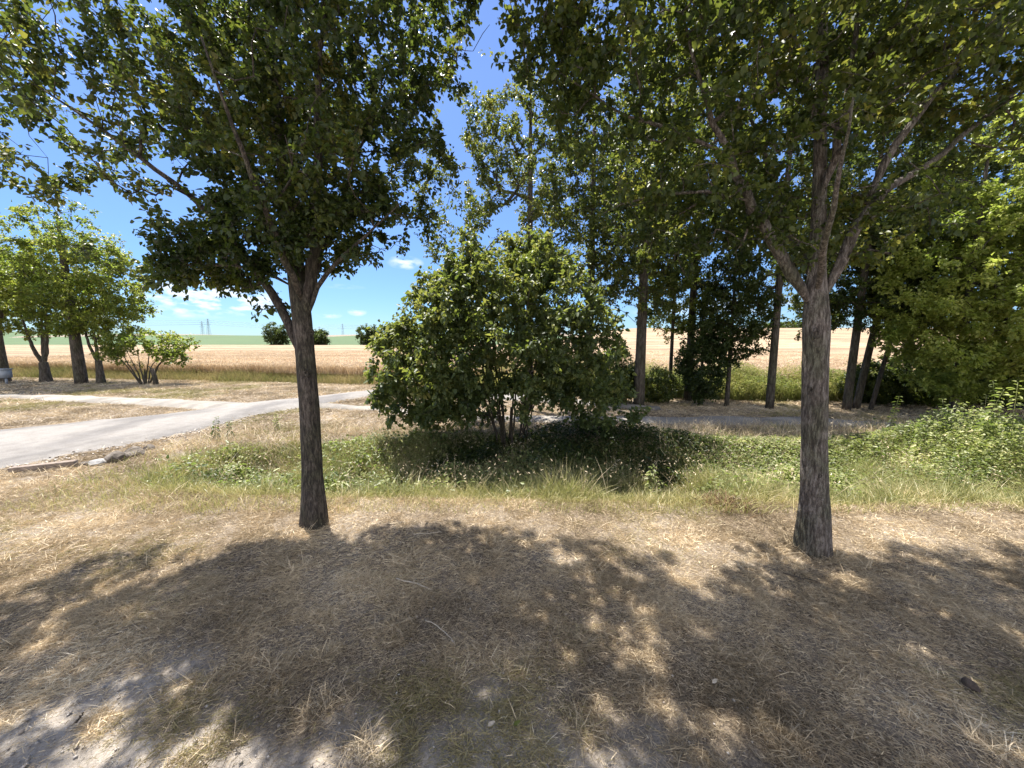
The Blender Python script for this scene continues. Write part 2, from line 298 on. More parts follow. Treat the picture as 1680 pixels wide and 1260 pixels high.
# ------------------------------------------------------------------ terrain
DY = np.array([[-60, 3.9, 6.5], [-5.2, 4.25, 5.5], [-4, 3.8, 6.0], [-2.5, 3.6, 6.15], [0, 3.5, 6.6], [1.6, 3.5, 6.0], [3, 3.45, 5.75], [4.5, 3.4, 6.0], [7, 3.4, 6.2], [60, 3.4, 6.2]])
def ditch(x, y):
    """0..1, 1 on the bottom of the swale"""
    a = np.interp(x, DY[:, 0], DY[:, 1]); b = np.interp(x, DY[:, 0], DY[:, 2])
    return sstep(0, .75, y-a)*sstep(0, .85, b-y)*sstep(-4.9, -3.6, x)
def T(x, y):
    x = np.asarray(x, float); y = np.asarray(y, float)
    z = -.40*ditch(x, y)
    right = sstep(.0, .35, x/np.maximum(y, 1.))*(y > 5)
    z = z + (9.6+2.2*np.sin(x/95.+1)+.9*np.sin(x/31.))*sstep(105, 420, y)*(1-right) + right*5.4*sstep(20, 130, y)
    return z
def T2(x, y):
    near = np.exp(-(np.maximum(np.abs(y-3)-4, 0)/4)**2)
    return T(x, y) + near*(.030*(fbm(x, y, 2.6, 3, 5)-.5) + .035*(fbm(x, y, .7, 2, 8)-.5)*2 + .022*(fbm(x, y, 13, 2, 9)-.5))
def axis(segs):
    out = []
    for a, b, st in segs: out.append(np.arange(a, b, st))
    out.append([segs[-1][1]]); return np.concatenate(out)
xs = axis([(-3000, -400, 260), (-400, -60, 30), (-60, -14, 2.5), (-14, -6, .4), (-6, 7, .055), (7, 14, .4), (14, 60, 2.5), (60, 400, 30), (400, 3000, 260)])
ys = axis([(-400, -40, 60), (-40, -4, 4), (-4, .4, .4), (.4, 7.2, .055), (7.2, 16, .4), (16, 60, 2.5), (60, 500, 12), (500, 3000, 180)])
def grid_mesh(name, xs, ys, zf, m, bare=False):
    X, Y = np.meshgrid(xs, ys); Z = zf(X, Y); nx = len(xs); ny = len(ys)
    mb = MB(); i = (np.arange(ny-1)[:, None]*nx + np.arange(nx-1)[None]).ravel()
    mb.add(np.stack([X, Y, Z], -1).reshape(-1, 3), np.stack([i, i+1, i+nx+1, i+nx], 1))
    o = mb.build(name, m, smooth=True)
    if bare:
        at = o.data.attributes.new('bare', 'FLOAT', 'POINT')
        at.data.foreach_set('value', bare_f(X, Y).ravel().astype(np.float32))
    return o
def bare_f(x, y):
    n = fbm(x, y, 1.8, 4, 21)
    e = 1.75 - .42*x*.35 + 0*y
    b = sstep(.25, -.35, y - (1.22 - .16*x) + (n-.5)*1.6)
    return np.clip(b, 0, 1)*sstep(-.2, .4, y+3)
tag(grid_mesh('ground', xs, ys, T2, M['ground'], True), kind='structure')
# wheat field: a raised canopy over the ground beyond the far verge
BX = np.array([-400, -40, -17, -5, 0, 5, 12, 40, 400.]); BYv = np.array([60, 20, 16.2, 14.0, 12.2, 10.6, 10.0, 9.6, 9.6])
def yb(x): return np.interp(x, BX, BYv)
xs2 = axis([(-400, -60, 20), (-60, -24, 3), (-24, 24, .5), (24, 60, 3), (60, 400, 20)])
tt = np.concatenate([np.linspace(0, .07, 50), np.linspace(.075, 1, 80)])
X = np.repeat(xs2[None], len(tt), 0); y0 = yb(xs2)[None] + .8
yend = np.interp(xs2, [-400, -5, 30, 60, 400], [112, 112, 112, 145, 175])[None]
Y = y0 + (yend-y0)*tt[:, None]
Z = T(X, Y) + .60 + .12*(fbm(X, Y, 1.3, 3, 31)-.5) - .6*(tt[:, None] < .0001)
mb = MB(); nx = len(xs2); i = (np.arange(len(tt)-1)[:, None]*nx + np.arange(nx-1)[None]).ravel()
mb.add(np.stack([X, Y, Z], -1).reshape(-1, 3), np.stack([i, i+1, i+nx+1, i+nx], 1))
tag(mb.build('wheat_field', M['wheat_top'], smooth=True), kind='structure')
# green field on the far slope
xs3 = axis([(-2900, -100, 100), (-100, 400, 10)]); ys3 = axis([(112.5, 500, 8), (500, 2900, 100)])
tag(grid_mesh('green_field', xs3, ys3, lambda x, y: T(x, y)+.35 - 4*sstep(30, 60, x), M['green_field']), kind='structure')

def strip(name, near, far, m, dz, n=60, wob=.11, seed=3):
    """a sheet between two edge lines given as ground points"""
    def res(p):
        p = np.array(p); d = np.r_[0, np.cumsum(np.linalg.norm(np.diff(p, axis=0), axis=1))]; t = np.linspace(0, d[-1], n)
        return np.stack([np.interp(t, d, p[:, k]) for k in range(2)], 1)
    a, b = res(near), res(far); K = 9; rows = []
    a = a + (fbm(a[:, 0], a[:, 1], 2.2, 3, seed)-.5)[:, None]*wob*4; b = b + (fbm(b[:, 0], b[:, 1], 2.2, 3, seed+9)-.5)[:, None]*wob*4
    for k in range(K+1):
        t = k/K; p = a*(1-t)+b*t; z = T2(p[:, 0], p[:, 1]) + dz + .035*math.sin(math.pi*t) - (.05 if k in (0, K) else 0)
        rows.append(np.c_[p, z])
    v = np.stack(rows, 0).reshape(-1, 3); i = (np.arange(K)[:, None]*n + np.arange(n-1)[None]).ravel()
    mb = MB(); mb.add(v, np.stack([i, i+n, i+n+1, i+1], 1))
    o = mb.build(name, m, smooth=True); tag(o, kind='structure'); return a, b
g2 = lambda *L_: [G(px, py)[:2] for px, py in L_]
road_near = [(-9.5, 1.5)] + g2((0, 776), (67, 759), (160, 741), (300, 713), (396, 688), (450, 677), (523, 666), (565, 658), (617, 649), (680, 646)) + [(-1.2, 10.6), (1.5, 9.4), (3.5, 8.6)]
road_far = [(-14.5, 1.5)] + g2((0, 704), (133, 690), (217, 686), (320, 674), (400, 662), (484, 655), (560, 646), (643, 637)) + [(-1.6, 12.1), (1.5, 10.4), (3.5, 8.9)]
strip('road', road_near, road_far, M['road'], .03)
strip('side_track', [(-24, 11.6)]+g2((0, 653), (167, 663), (290, 671), (360, 675)), [(-24, 12.6)]+g2((0, 647), (200, 652), (350, 659), (420, 664)), M['path'], .018, seed=8)
path_n = g2((500, 669), (617, 675), (760, 690), (1000, 698), (1330, 699), (1560, 716)) + [(14, 6.2), (40, 6.4)]
path_f = g2((540, 664), (620, 668), (760, 680), (1000, 685), (1330, 686), (1560, 697)) + [(14, 7.2), (40, 7.4)]
strip('footpath', path_n, path_f, M['path'], .016, n=90, seed=13)
def poly_in(px, py, poly):
    c = np.zeros(len(px), bool); n = len(poly)
    for i in range(n):
        x1, y1 = poly[i]; x2, y2 = poly[(i+1) % n]
        if y1 == y2: continue
        c ^= ((y1 > py) != (y2 > py)) & (px < (x2-x1)*(py-y1)/(y2-y1)+x1)
    return c
PAVED = [road_near+road_far[::-1], [(-24, 11.6)]+g2((0, 653), (167, 663), (290, 671), (360, 675))+g2((0, 647), (200, 652), (350, 659), (420, 664))[::-1]+[(-24, 12.6)],]
PAVED[1] = [(-24, 11.6)]+g2((0, 653), (167, 663), (290, 671), (360, 675)) + (g2((0, 647), (200, 652), (350, 659), (420, 664)))[::-1] + [(-24, 12.6)]
PAVED.append(path_n + path_f[::-1])
def paved(x, y):
    jx = x + RNG.normal(0, .05, len(x)); jy = y + RNG.normal(0, .04, len(x))
    r = np.zeros(len(x), bool)
    for p in PAVED: r |= poly_in(jx, jy, p)
    return r
def in_view(x, y, mrg=1.12): return (np.abs(x) < (y*1.0+.35)*840/610*mrg) & (y > .35)

# ------------------------------------------------------------------ grasses
def scatter(x0, x1, y0, y1, dens):
    n = int((x1-x0)*(y1-y0)*dens); return RNG.uniform(x0, x1, n), RNG.uniform(y0, y1, n)
mb = MB()
def lawn(x, y, ln, wd, flat, hsc=1.):
    n = len(x); tuft = fbm(x, y, 6.5, 3, 41); g = fbm(x, y, .75, 3, 47)
    kk = RNG.uniform(0, 1, n) < .45+.55*sstep(.40, .58, tuft); x, y, tuft, g = x[kk], y[kk], tuft[kk], g[kk]; n = len(x)
    bare = bare_f(x, y)*.8; keep = RNG.uniform(0, 1, n) > bare*(tuft < .62)
    keep &= ~paved(x, y)
    x, y, tuft, g = x[keep], y[keep], tuft[keep], g[keep]; n = len(x)
    up = sstep(.48, .70, tuft)
    a = RNG.uniform(0, 2*math.pi, n); e = np.where(RNG.uniform(0, 1, n) < flat*(1-.5*up), RNG.uniform(0, .28, n), RNG.uniform(.25, 1.1, n))
    d = np.stack([np.cos(a)*np.cos(e), np.sin(a)*np.cos(e), np.sin(e)], 1)
    l = ln*RNG.uniform(.4, 1.5, n)*(.75+.6*up)*np.where(RNG.uniform(0, 1, n) < .05, 1.9, 1)
    bd = np.stack([np.cos(a), np.sin(a), -RNG.uniform(.3, 1.0, n)], 1)*RNG.uniform(.0, .35, n)[:, None]
    lift = np.where(e < .3, RNG.uniform(.0, .022, n), 0)
    p = np.stack([x, y, T2(x, y)+lift-.003], 1)
    green = (g + RNG.normal(0, .06, n)) > .66
    for s, m in ((~green, 0), (green, 1)):
        blades(mb, p[s], d[s], l[s]*hsc, wd*RNG.uniform(.6, 1.3, s.sum()), bd[s], m)
x, y = scatter(-3.6, 3.8, .55, 2.4, 30000); k = in_view(x, y); lawn(x[k], y[k], .034, .0025, .66); x, y = scatter(-3.6, 3.8, .55, 3.0, 9000); k = in_view(x, y); lawn(x[k], y[k], .020, .003, 1.)
x, y = scatter(-6.2, 6.2, 2.4, 4.15, 11000); k = in_view(x, y) & (ditch(x, y) < .3); lawn(x[k], y[k], .048, .0038, .72)
for c_ in (G(516, 862), G(1333, 902)):      # longer blades the mower misses round the trunks
    a = RNG.uniform(0, 6.28, 1500); q = .085+np.abs(RNG.normal(0, .045, 1500)); lawn(c_[0]+q*np.cos(a), c_[1]+.02+q*np.sin(a), .075, .0035, .25)
tag(mb.build('mown_lawn_grass', [M['straw'], M['straw_green']]), 'dry straw coloured mown grass in the dappled shade of the foreground', 'grass', kind='stuff')
mb = MB()
x, y = scatter(-14, 12, 4.2, 16, 1500); k = in_view(x, y) & (y < yb(x)-.3) & (ditch(x, y) < .25); lawn(x[k], y[k], .075, .008, .6)
x, y = scatter(-14, -3.5, 3.4, 6, 1200); k = in_view(x, y) & (ditch(x, y) < .25); lawn(x[k], y[k], .07, .006, .6)
x, y = scatter(-26, -12, 8, 19, 500); k = in_view(x, y) & (y < yb(x)-.3); lawn(x[k], y[k], .085, .012, .6)
tag(mb.build('verge_dry_grass', [M['straw'], M['straw_green']]), 'dry orange and straw grass on the verges between road, track and footpath', 'grass', kind='stuff')

# tall verge grass in front of the wheat, wheat stalks
mb = MB()
def standing(x, y, z, h, wd, lean, m=0, segs=2):
    n = len(x); a = RNG.uniform(0, 2*math.pi, n); e = RNG.uniform(1.15, 1.55, n)
    d = np.stack([np.cos(a)*np.cos(e), np.sin(a)*np.cos(e), np.sin(e)], 1)
    bd = np.stack([np.cos(a), np.sin(a), -RNG.uniform(.2, .6, n)], 1)*RNG.uniform(0, lean, n)[:, None]
    blades(mb, np.stack([x, y, z], 1), d, h, wd, bd, m, segs)
x = RNG.uniform(-27, 16, 52000); u = RNG.uniform(0, 1, len(x))**.8; y = yb(x) - .35 + 1.3*u + .35*(fbm(x, x*0, .6, 2, 3)-.5)
k = in_view(x, y) & ((x < 0) | (x > 20)); x, y, u = x[k], y[k], u[k]
hh = (.22 + .34*u)*(.6+.9*fbm(x, y, .8, 3, 51))
standing(x, y, T(x, y), hh*RNG.uniform(.6, 1.2, len(x)), .012, .5)
tag(mb.build('verge_tall_grass', M['verge']), 'uncut brownish green grass strip along the near edge of the wheat', 'grass', kind='stuff')
mb = MB()
x = RNG.uniform(-1, 16, 60000); u = RNG.uniform(0, 1, len(x)); y = yb(x) - .45 + 1.6*u; k = in_view(x, y)
x, y, u = x[k], y[k], u[k]; hh = (.55+.35*u)*(.55+.9*fbm(x, y, .9, 3, 61))
k = RNG.uniform(0, 1, len(x)) < .5
standing(x, y, T(x, y), hh*RNG.uniform(.6, 1.15, len(x)), .012, .4)
n = len(x)//1; zz = T(x, y)+hh*RNG.uniform(.15, 1, n); dd = runit(n); dd[:, 2] = np.abs(dd[:, 2])*.6
leaves(mb, np.stack([x, y, zz], 1), dd, runit(n)*.5+np.array([0, 0, 1.]), RNG.uniform(.05, .10, n), RNG.uniform(.015, .03, n))
tag(mb.build('tall_weeds', M['reed']), 'waist high green and straw weeds behind the far tree trunks', 'weeds', kind='stuff')
mb = MB()
x = RNG.uniform(-32, 24, 150000); u = RNG.uniform(0, 1, len(x))**2.0; y = yb(x) + .55 + 22*u
k = in_view(x, y); x, y = x[k], y[k]
z = T(x, y); sink = np.maximum(0, .0)
standing(x, y, z+.30, .38*RNG.uniform(.75, 1.2, len(x)), .008+.0006*y, .22)
n = len(x); top = np.stack([x, y, z+.60], 1) + RNG.normal(0, .03, (n, 3))
a = RNG.uniform(0, 6.28, n); dd = np.stack([np.cos(a)*.7, np.sin(a)*.7, RNG.uniform(-.5, .8, n)], 1)
leaves(mb, top, dd, runit(n), .08, .018, .4)
tag(mb.build('wheat_stalks', M['wheat']), 'ripe wheat stalks and ears along the near side of the field', 'wheat', kind='stuff')

# weeds and green grass in the swale
mb = MB()
def weed_h(x, y): return (.07+.62*np.maximum(fbm(x, y, 1.5, 4, 71)-.12, .02)**1.3 + .22*sstep(4.6, 7., x)*sstep(3.9, 4.8, y)) 
x, y = scatter(-5.2, 8, 3.3, 6.8, 4200)
k = in_view(x, y) & (ditch(x, y)+RNG.normal(0, .10, len(x)) > .10+.12*fbm(x, y, 2, 2, 4)); x, y = x[k], y[k]
h = weed_h(x, y)*RNG.uniform(.45, 1.25, len(x)); edge = sstep(0.05, .6, ditch(x, y)); h = h*(.35+.65*edge)
standing(x, y, T(x, y), h*1.15, .0065, .8, 0, 3)
n = len(x); s = RNG.uniform(0, 1, n) < (.05+.50*sstep(.47, .64, fbm(x, y, .8, 3, 77)))*sstep(3.7, 4.6, y)*(.2+.8*edge)
xa, ya, ha = x[s], y[s], h[s]; n = s.sum()
dk = fbm(xa, ya, 1.9, 3, 177) > .60
for r_ in range(2):
    dd = runit(n); dd[:, 2] = dd[:, 2]*.45; nr = runit(n)*.55+np.array([0, -.15, 1.])
    pp = np.stack([xa+RNG.normal(0, .03, n), ya+RNG.normal(0, .03, n), T(xa, ya)+ha*RNG.uniform(.4, 1.08, n)], 1)
    big = np.where(fbm(xa, ya, 2.4, 2, 178) > .58, 1.5, .85); l_ = RNG.uniform(.022, .06, n)*big; w_ = RNG.uniform(.014, .034, n)*big
    leaves(mb, pp[~dk], dd[~dk], nr[~dk], l_[~dk], w_[~dk], .2, .2, 1); leaves(mb, pp[dk], dd[dk], nr[dk], l_[dk], w_[dk], .2, .2, 4)
xa, ya = scatter(-5, 8, 3.3, 4.6, 2600); k = in_view(xa, ya) & (ditch(xa, ya)+RNG.normal(0, .2, len(xa)) > .04) & (RNG.uniform(0, 1, len(xa)) > sstep(3.9, 4.6, ya)); xa, ya = xa[k], ya[k]
standing(xa, ya, T(xa, ya), RNG.uniform(.05, .17, len(xa))*(.3+1.3*fbm(xa, ya, 1.5, 3, 83)), .0045, .9, 3, 3)
xa, ya = scatter(-5, 8, 5.2, 6.9, 900); k = in_view(xa, ya) & (ditch(xa, ya)+RNG.normal(0, .2, len(xa)) > .04); xa, ya = xa[k], ya[k]
standing(xa, ya, T(xa, ya), RNG.uniform(.1, .3, len(xa)), .006, .9, 2, 3)
# dried seed stalks standing over the green
xa, ya = scatter(-5, 8, 3.6, 6.4, 45); k = in_view(xa, ya) & (ditch(xa, ya) > .1) & (fbm(xa, ya, 1.1, 3, 99) > .47); xa, ya = xa[k], ya[k]
standing(xa, ya, T(xa, ya), RNG.uniform(.3, .62, len(xa)), .0045, .5, 2, 3); k = len(xa)
for q in range(3): leaves(mb, np.stack([xa, ya, T(xa, ya)], 1)+np.c_[RNG.normal(0, .04, (k, 2)), RNG.uniform(.28, .5, k)], runit(k)+np.array([0, 0, .6]), runit(k), .035, .010, .3, .1, 2)
tag(mb.build('ditch_vegetation', [M['grass_green'], M['leaf_weed'], M['straw'], M['edge_grass'], M['leaf_mid']]), 'bright green grass and low leafy weeds filling the shallow ditch', 'weeds', kind='stuff')
# the taller leafy bank at the right
mb = MB()
n = 38000; x = RNG.uniform(2.6, 8.5, n); y = RNG.uniform(4.2, 6.3, n); k = in_view(x, y); x, y = x[k], y[k]; n = len(x)
hb = (.13+.66*sstep(5.0, 7.2, x))*(.45+.9*fbm(x, y, 1.3, 3, 91))*sstep(4.2, 4.9, y)*sstep(6.3, 5.6, y)
z = -.30*ditch(x, y) + hb*RNG.uniform(.35, 1.05, n)
dd = runit(n); dd[:, 2] *= .4; leaves(mb, np.stack([x, y, z], 1), dd, runit(n)*.5+np.array([-.2, -.1, 1.]), RNG.uniform(.025, .065, n), RNG.uniform(.013, .034, n), .2, .2)
tag(mb.build('nettle_bank', M['leaf_weed']), 'dense light green nettles and brambles banked up at the right edge', 'weeds', kind='stuff')
mb = MB()
n = 16000; a = RNG.uniform(0, 6.28, n); r = np.sqrt(RNG.uniform(0, 1, n)); x = .75 + 2.3*r*np.cos(a); y = 5.45 + .85*r*np.sin(a)
z = T(x, y) + (.42*np.sqrt(1-r*r*.9))*(.5+.8*fbm(x, y, 1.6, 3, 19))*RNG.uniform(.2, 1.1, n)
dd = runit(n); dd[:, 2] *= .4; leaves(mb, np.stack([x, y, z], 1), dd, runit(n)*.5+np.array([0, 0, 1.]), RNG.uniform(.03, .07, n), RNG.uniform(.02, .045, n), .2, .2)
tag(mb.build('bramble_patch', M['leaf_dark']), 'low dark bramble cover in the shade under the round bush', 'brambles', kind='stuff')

# ------------------------------------------------------------------ trees
def smooth_path(pts, n):
    pts = np.array(pts, float); d = np.r_[0, np.cumsum(np.linalg.norm(np.diff(pts, axis=0), axis=1))]
    t = np.linspace(0, d[-1], n); q = np.stack([np.interp(t, d, pts[:, k]) for k in range(3)], 1)
    for _ in range(max(2, n//8)): q[1:-1] = (q[:-2]+2*q[1:-1]+q[2:])/4
    return q
def in_ell(p, ells):
    r = np.zeros(len(p), bool)
    for c, rad in ells: r |= (((p-np.array(c))/np.array(rad))**2).sum(1) < 1
    return r
def sample_ells(ells, n, holes=.0, seed=0, shell=0.):
    vol = np.array([np.prod(r) for _, r in ells])**.8; out = []
    rs = np.random.default_rng(seed)
    while len(out) < n:
        k = rs.choice(len(ells), p=vol/vol.sum()); c, r = ells[k]
        v = rs.normal(size=3); v /= np.linalg.norm(v); q = rs.uniform()**(1/(3+shell*3)); p = np.array(c)+np.array(r)*v*q
        nn_ = float(vnoise(np.array([p[0]*1.35+p[2]*.45]), np.array([p[2]*1.35-p[1]*.8]), seed)[0])
        if nn_ < holes: continue
        out.append(p)
    return np.array(out)
def make_tree(kind, label, cat, base, trunk, trunk_r, limbs, ells, ntw, nleaf, lsz, bark_m, leaf_m, group=None, seed=1, holes=.25,
              sides=14, spread=.07, twig_r=.003, bare=.05, step=.16, seg_leaf=.75, limb_name='limb', droop=.3, twsides=4, min_branch_r=0, shell=0., thin=None):
    """trunk: list of points, limbs: list of (points, r0, r1)"""
    rs = np.random.default_rng(seed)
    root = empty(kind, tuple(base), label, cat, group)
    tp = smooth_path(trunk, 26); rr = np.interp(np.linspace(0, 1, 26), np.linspace(0, 1, len(trunk_r)), trunk_r)
    mb = MB()
    if len(trunk) > 1 and trunk_r[0] > 0:
        if sides > 10:       # near trunks: finer, lumpy surface
            n = 90; tp2 = smooth_path(trunk, n); r2 = np.interp(np.linspace(0, 1, n), np.linspace(0, 1, len(trunk_r)), trunk_r); sd2 = 28
            mb.tube(tp2, r2, sd2); v = mb.v[-1].reshape(n, sd2, 3)
            th = np.arange(sd2)*2*math.pi/sd2; zz = np.linspace(0, 1, n)
            TH, ZZ = np.meshgrid(th, zz); lump = 1 + .10*(fbm(np.cos(TH)*1.5+seed, ZZ*9+np.sin(TH)*1.5, 1.2, 3, seed)-.5)*2 + .05*(fbm(TH*4, ZZ*22, 1, 2, seed+3)-.5)*2
            lump[:10] += (.16*np.maximum(0, np.cos(TH*4+seed))*(1-ZZ/.11))[:10].clip(0)
            v = tp2[:, None] + (v-tp2[:, None])*lump[..., None]; mb.v[-1] = v.reshape(-1, 3)
        else: mb.tube(tp, rr, sides)
        # sunken branch scars
        tmb = mb
        sep = sides > 10 or limb_name == 'stem'
        if sep: mb.build('trunk', bark_m, root, smooth=True)
    nodes = []; par = []; minr = []
    def add_chain(pts, p0, r=None):
        idx = []
        for q, pt in enumerate(pts):
            nodes.append(pt); par.append(p0 if q == 0 else len(nodes)-2); minr.append(0 if r is None else r[q]); idx.append(len(nodes)-1)
        return idx
    k0 = int(26*.62) if limbs else int(26*.3)
    add_chain(tp[k0:], -1, rr[k0:])
    for pts, r0, r1 in limbs:
        n = max(8, int(sum(np.linalg.norm(np.diff(np.array(pts), axis=0), axis=1))/.12)); q = smooth_path(pts, n)
        q[2:-1] += rs.normal(0, .008, (n-3, 3))
        rl = r0 + (r1*.35-r0)*np.linspace(0, 1, n)**.8; rl[0] *= .3; rl[1] *= .68; rl[2] *= .92; mb = MB() if sep else tmb; mb.tube(q, rl, 10 if sides > 10 else 6); sep and mb.build(limb_name, bark_m, root, smooth=True)
        add_chain(q[n//5:], -1, rl[n//5:])
    tg = sample_ells(ells, ntw, holes, seed, shell)
    if thin:      # a sparser side of the crown, where more sun gets through
        gx_, gy_ = tg[:, 0]+.287*tg[:, 2], tg[:, 1]-.367*tg[:, 2]
        tg = tg[~((gx_ < thin[0]) & (gy_ < thin[1]-.25*gx_*0) & (rs.uniform(0, 1, len(tg)) < thin[2]))]
    NA = np.zeros((60000, 3)); m_ = len(nodes); NA[:m_] = nodes
    base_nodes = NA[:m_].copy()
    dist = np.array([np.min(np.linalg.norm(base_nodes-t, axis=1)) for t in tg]); tg = tg[np.argsort(dist)]
    chains = []; depth = [0]*m_
    for t in tg:
        dv = t - NA[:m_]; dd = np.linalg.norm(dv, axis=1)
        cost = dd + .45*np.maximum(0, -dv[:, 2]) - .25*dv[:, 2]*0 
        j = int(np.argmin(cost)); p0 = NA[j]; ln = dd[j]
        if ln < .05: continue
        n = max(2, int(ln/step)+1)
        s = np.linspace(0, 1, n+1)[1:, None]; pts = p0 + (t-p0)*s
        sag = np.array([0, 0, 1.])*(ln*.10*np.sin(s*math.pi)); pts = pts + sag*(1 if rs.uniform() < .7 else -1) + rs.normal(0, .022 if ln > .25 else .01, pts.shape)
        if m_+n >= 60000: break
        idx = list(range(m_, m_+n)); NA[m_:m_+n] = pts
        par.append(j); minr.append(0)
        for q in range(1, n): par.append(idx[q-1]); minr.append(0)
        m_ += n; chains.append([j]+idx)
    cnt = np.ones(m_)
    for q in range(m_-1, -1, -1):
        if par[q] >= 0: cnt[par[q]] += cnt[q]*.0
    w_ = np.zeros(m_)
    for q in range(m_-1, -1, -1):
        w_[q] = max(w_[q], 1.0)
        if par[q] >= 0 and par[q] < q: w_[par[q]] += w_[q] if minr[par[q]] == 0 or True else 0
    # pipe model, counted per chain end
    w_ = np.zeros(m_)
    for c in chains: w_[c[-1]] += 1
    for q in range(m_-1, -1, -1):
        if par[q] >= 0: w_[par[q]] += w_[q]
    rad = np.maximum(twig_r*np.maximum(w_, 1)**.47, 0)
    mb = MB() if sep else tmb; TW = []
    for q in range(len(minr)):
        if minr[q] > 0: rad[q] = minr[q]
    for c in chains:
        rad[c[1:]] = np.minimum(rad[c[1:]], max(rad[c[0]]*.8, twig_r*.8))
        pts = NA[c]; r = rad[c].copy(); r[0] = min(r[1]*1.15, rad[c[0]])
        r[-1] *= .6
        if r.max() < min_branch_r: continue
        mb.tube(pts, r, 5 if r[0] > .012 else twsides if twsides > 3 else 3, cap=False)
    # leaves on spurs along every chain
    cc = [c for c in chains if rs.uniform() > bare]
    per = max(3, int(nleaf/max(1, len(cc)))); pos = []; out = []
    # short side spurs carry the leaves
    for c in cc:
        pts = NA[c]; n = int(per*rs.uniform(.5, 1.5)); ns = max(2, n//6)
        t = 1 - rs.uniform(0, seg_leaf, ns)**1.1*min(1., .9); t *= (len(pts)-1); i0 = np.minimum(t.astype(int), len(pts)-2); f = (t-i0)[:, None]
        b = pts[i0]*(1-f)+pts[i0+1]*f
        sv = rs.normal(size=(ns, 3)); sv[:, 2] += .25; sv /= np.linalg.norm(sv, axis=1)[:, None]; sl = rs.uniform(.4, 1.6, ns)[:, None]*spread
        e = b + sv*sl
        TW.append((b, e))
        k = rs.integers(0, ns, n); u = rs.uniform(.25, 1.05, n)[:, None]
        pos.append(b[k]*(1-u)+e[k]*u + rs.normal(0, spread*.16, (n, 3))); out.append(sv[k])
    pos = np.concatenate(pos); out = np.concatenate(out); n = len(pos)
    if min_branch_r == 0:      # spurs as thin three sided twigs
        b = np.concatenate([q[0] for q in TW]); e = np.concatenate([q[1] for q in TW]); k = len(b)
        a1 = np.cross(e-b, np.array([.3, .5, .8])); a1 /= np.linalg.norm(a1, axis=1)[:, None]+1e-9; a2 = np.cross(e-b, a1); a2 /= np.linalg.norm(a2, axis=1)[:, None]+1e-9
        rr_ = twig_r*.55; ring = [a1*rr_, (-.5*a1+.87*a2)*rr_, (-.5*a1-.87*a2)*rr_]
        v = np.stack([b+ring[0], b+ring[1], b+ring[2], e], 1).reshape(-1, 3); ii = np.arange(k)[:, None]*4
        mb.add(v, np.concatenate([ii+np.array([[0, 1, 3]]), ii+np.array([[1, 2, 3]]), ii+np.array([[2, 0, 3]])]))
    if mb.v: mb.build('branches' if sep else 'trunk', bark_m, root, smooth=True)
    d = out*.6 + rs.normal(size=(n, 3))*.7; d[:, 2] -= droop
    nr = rs.normal(size=(n, 3))*.55 + np.array([0, 0, 1.]) + out*.3
    mb = MB(); sz = lsz*rs.uniform(.45, 1.4, n)
    leaves(mb, pos, d, nr, sz, sz*rs.uniform(.6, .85, n), .22, .15)
    mb.build('crown', leaf_m, root)
    return root

# --- left foreground tree
b = G(516, 862); b[2] = T(b[0], b[1]) - .03; D0 = b[1]+.02
ttop = P(497, 520, D0+.02)
make_tree('roadside_tree', 'dark barked foreground tree left of centre with a spreading crown', 'tree', b,
    [b, b+[0, 0, .12], P(510, 700, D0), P(502, 600, D0), P(494, 500, D0+.02), P(482, 420, D0+.05), P(470, 300, D0+.12), P(452, 160, D0+.2), P(440, 20, D0+.25), P(432, -120, D0+.3)],
    [.105, .083, .076, .074, .073, .060, .052, .045, .036, .028, .018],
    [([P(500, 535, D0+.02), P(512, 440, D0-.05), P(520, 330, D0-.1), P(522, 200, D0-.15), P(530, 40, D0-.2), P(535, -120, D0-.2)], .055, .018),
     ([P(488, 575, D0), P(462, 505, D0+.05), P(415, 435, D0+.1), P(350, 350, D0+.05), P(275, 290, D0-.1), P(180, 220, D0-.2), P(60, 140, D0-.2)], .045, .014),
     ([P(505, 520, D0), P(528, 450, D0-.1), P(585, 400, D0-.25), P(660, 330, D0-.3)], .028, .010),
     ([P(500, 500, D0), P(470, 440, D0-.25), P(430, 330, D0-.55), P(380, 200, D0-.8), P(330, 60, D0-.95)], .036, .013),
     ([P(500, 500, D0), P(540, 380, D0+.5), P(590, 250, D0+.8), P(640, 100, D0+.95)], .036, .013),
     ([P(470, 330, D0+.1), P(400, 270, D0+.5), P(320, 180, D0+.8), P(250, 60, D0+.9)], .03, .011),
     ([P(480, 470, D0), P(430, 440, D0-.05), P(350, 430, D0-.15), P(270, 440, D0-.2)], .022, .008)],
    [((-2.0, 3.1, 4.9), (2.15, 1.7, 1.7)), ((-3.0, 3.1, 3.55), (1.55, 1.1, .95)), ((-1.5, 3.2, 3.2), (1.05, 1.1, 1.05)), ((-2.55, 3.1, 2.38), (.95, .6, .36)), ((-1.35, 3.2, 2.55), (.5, .5, .4)), ((-1.7, 3.2, 2.7), (.7, .8, .6))] + [((-2.12, 3.15, 1.82), (.26, .2, .13)), ((-2.5, 3.1, 2.28), (.72, .5, .3)), ((-2.5, 3.1, 2.28), (.72, .5, .3)), ((-.9, 3.8, 5.6), (1.25, 1.1, 1.0))],
    2500, 112000, .040, M['bark_a'], M['leaf_a'], seed=5, holes=.25, spread=.085, bare=.1, thin=(-.5, 1.5, .72))
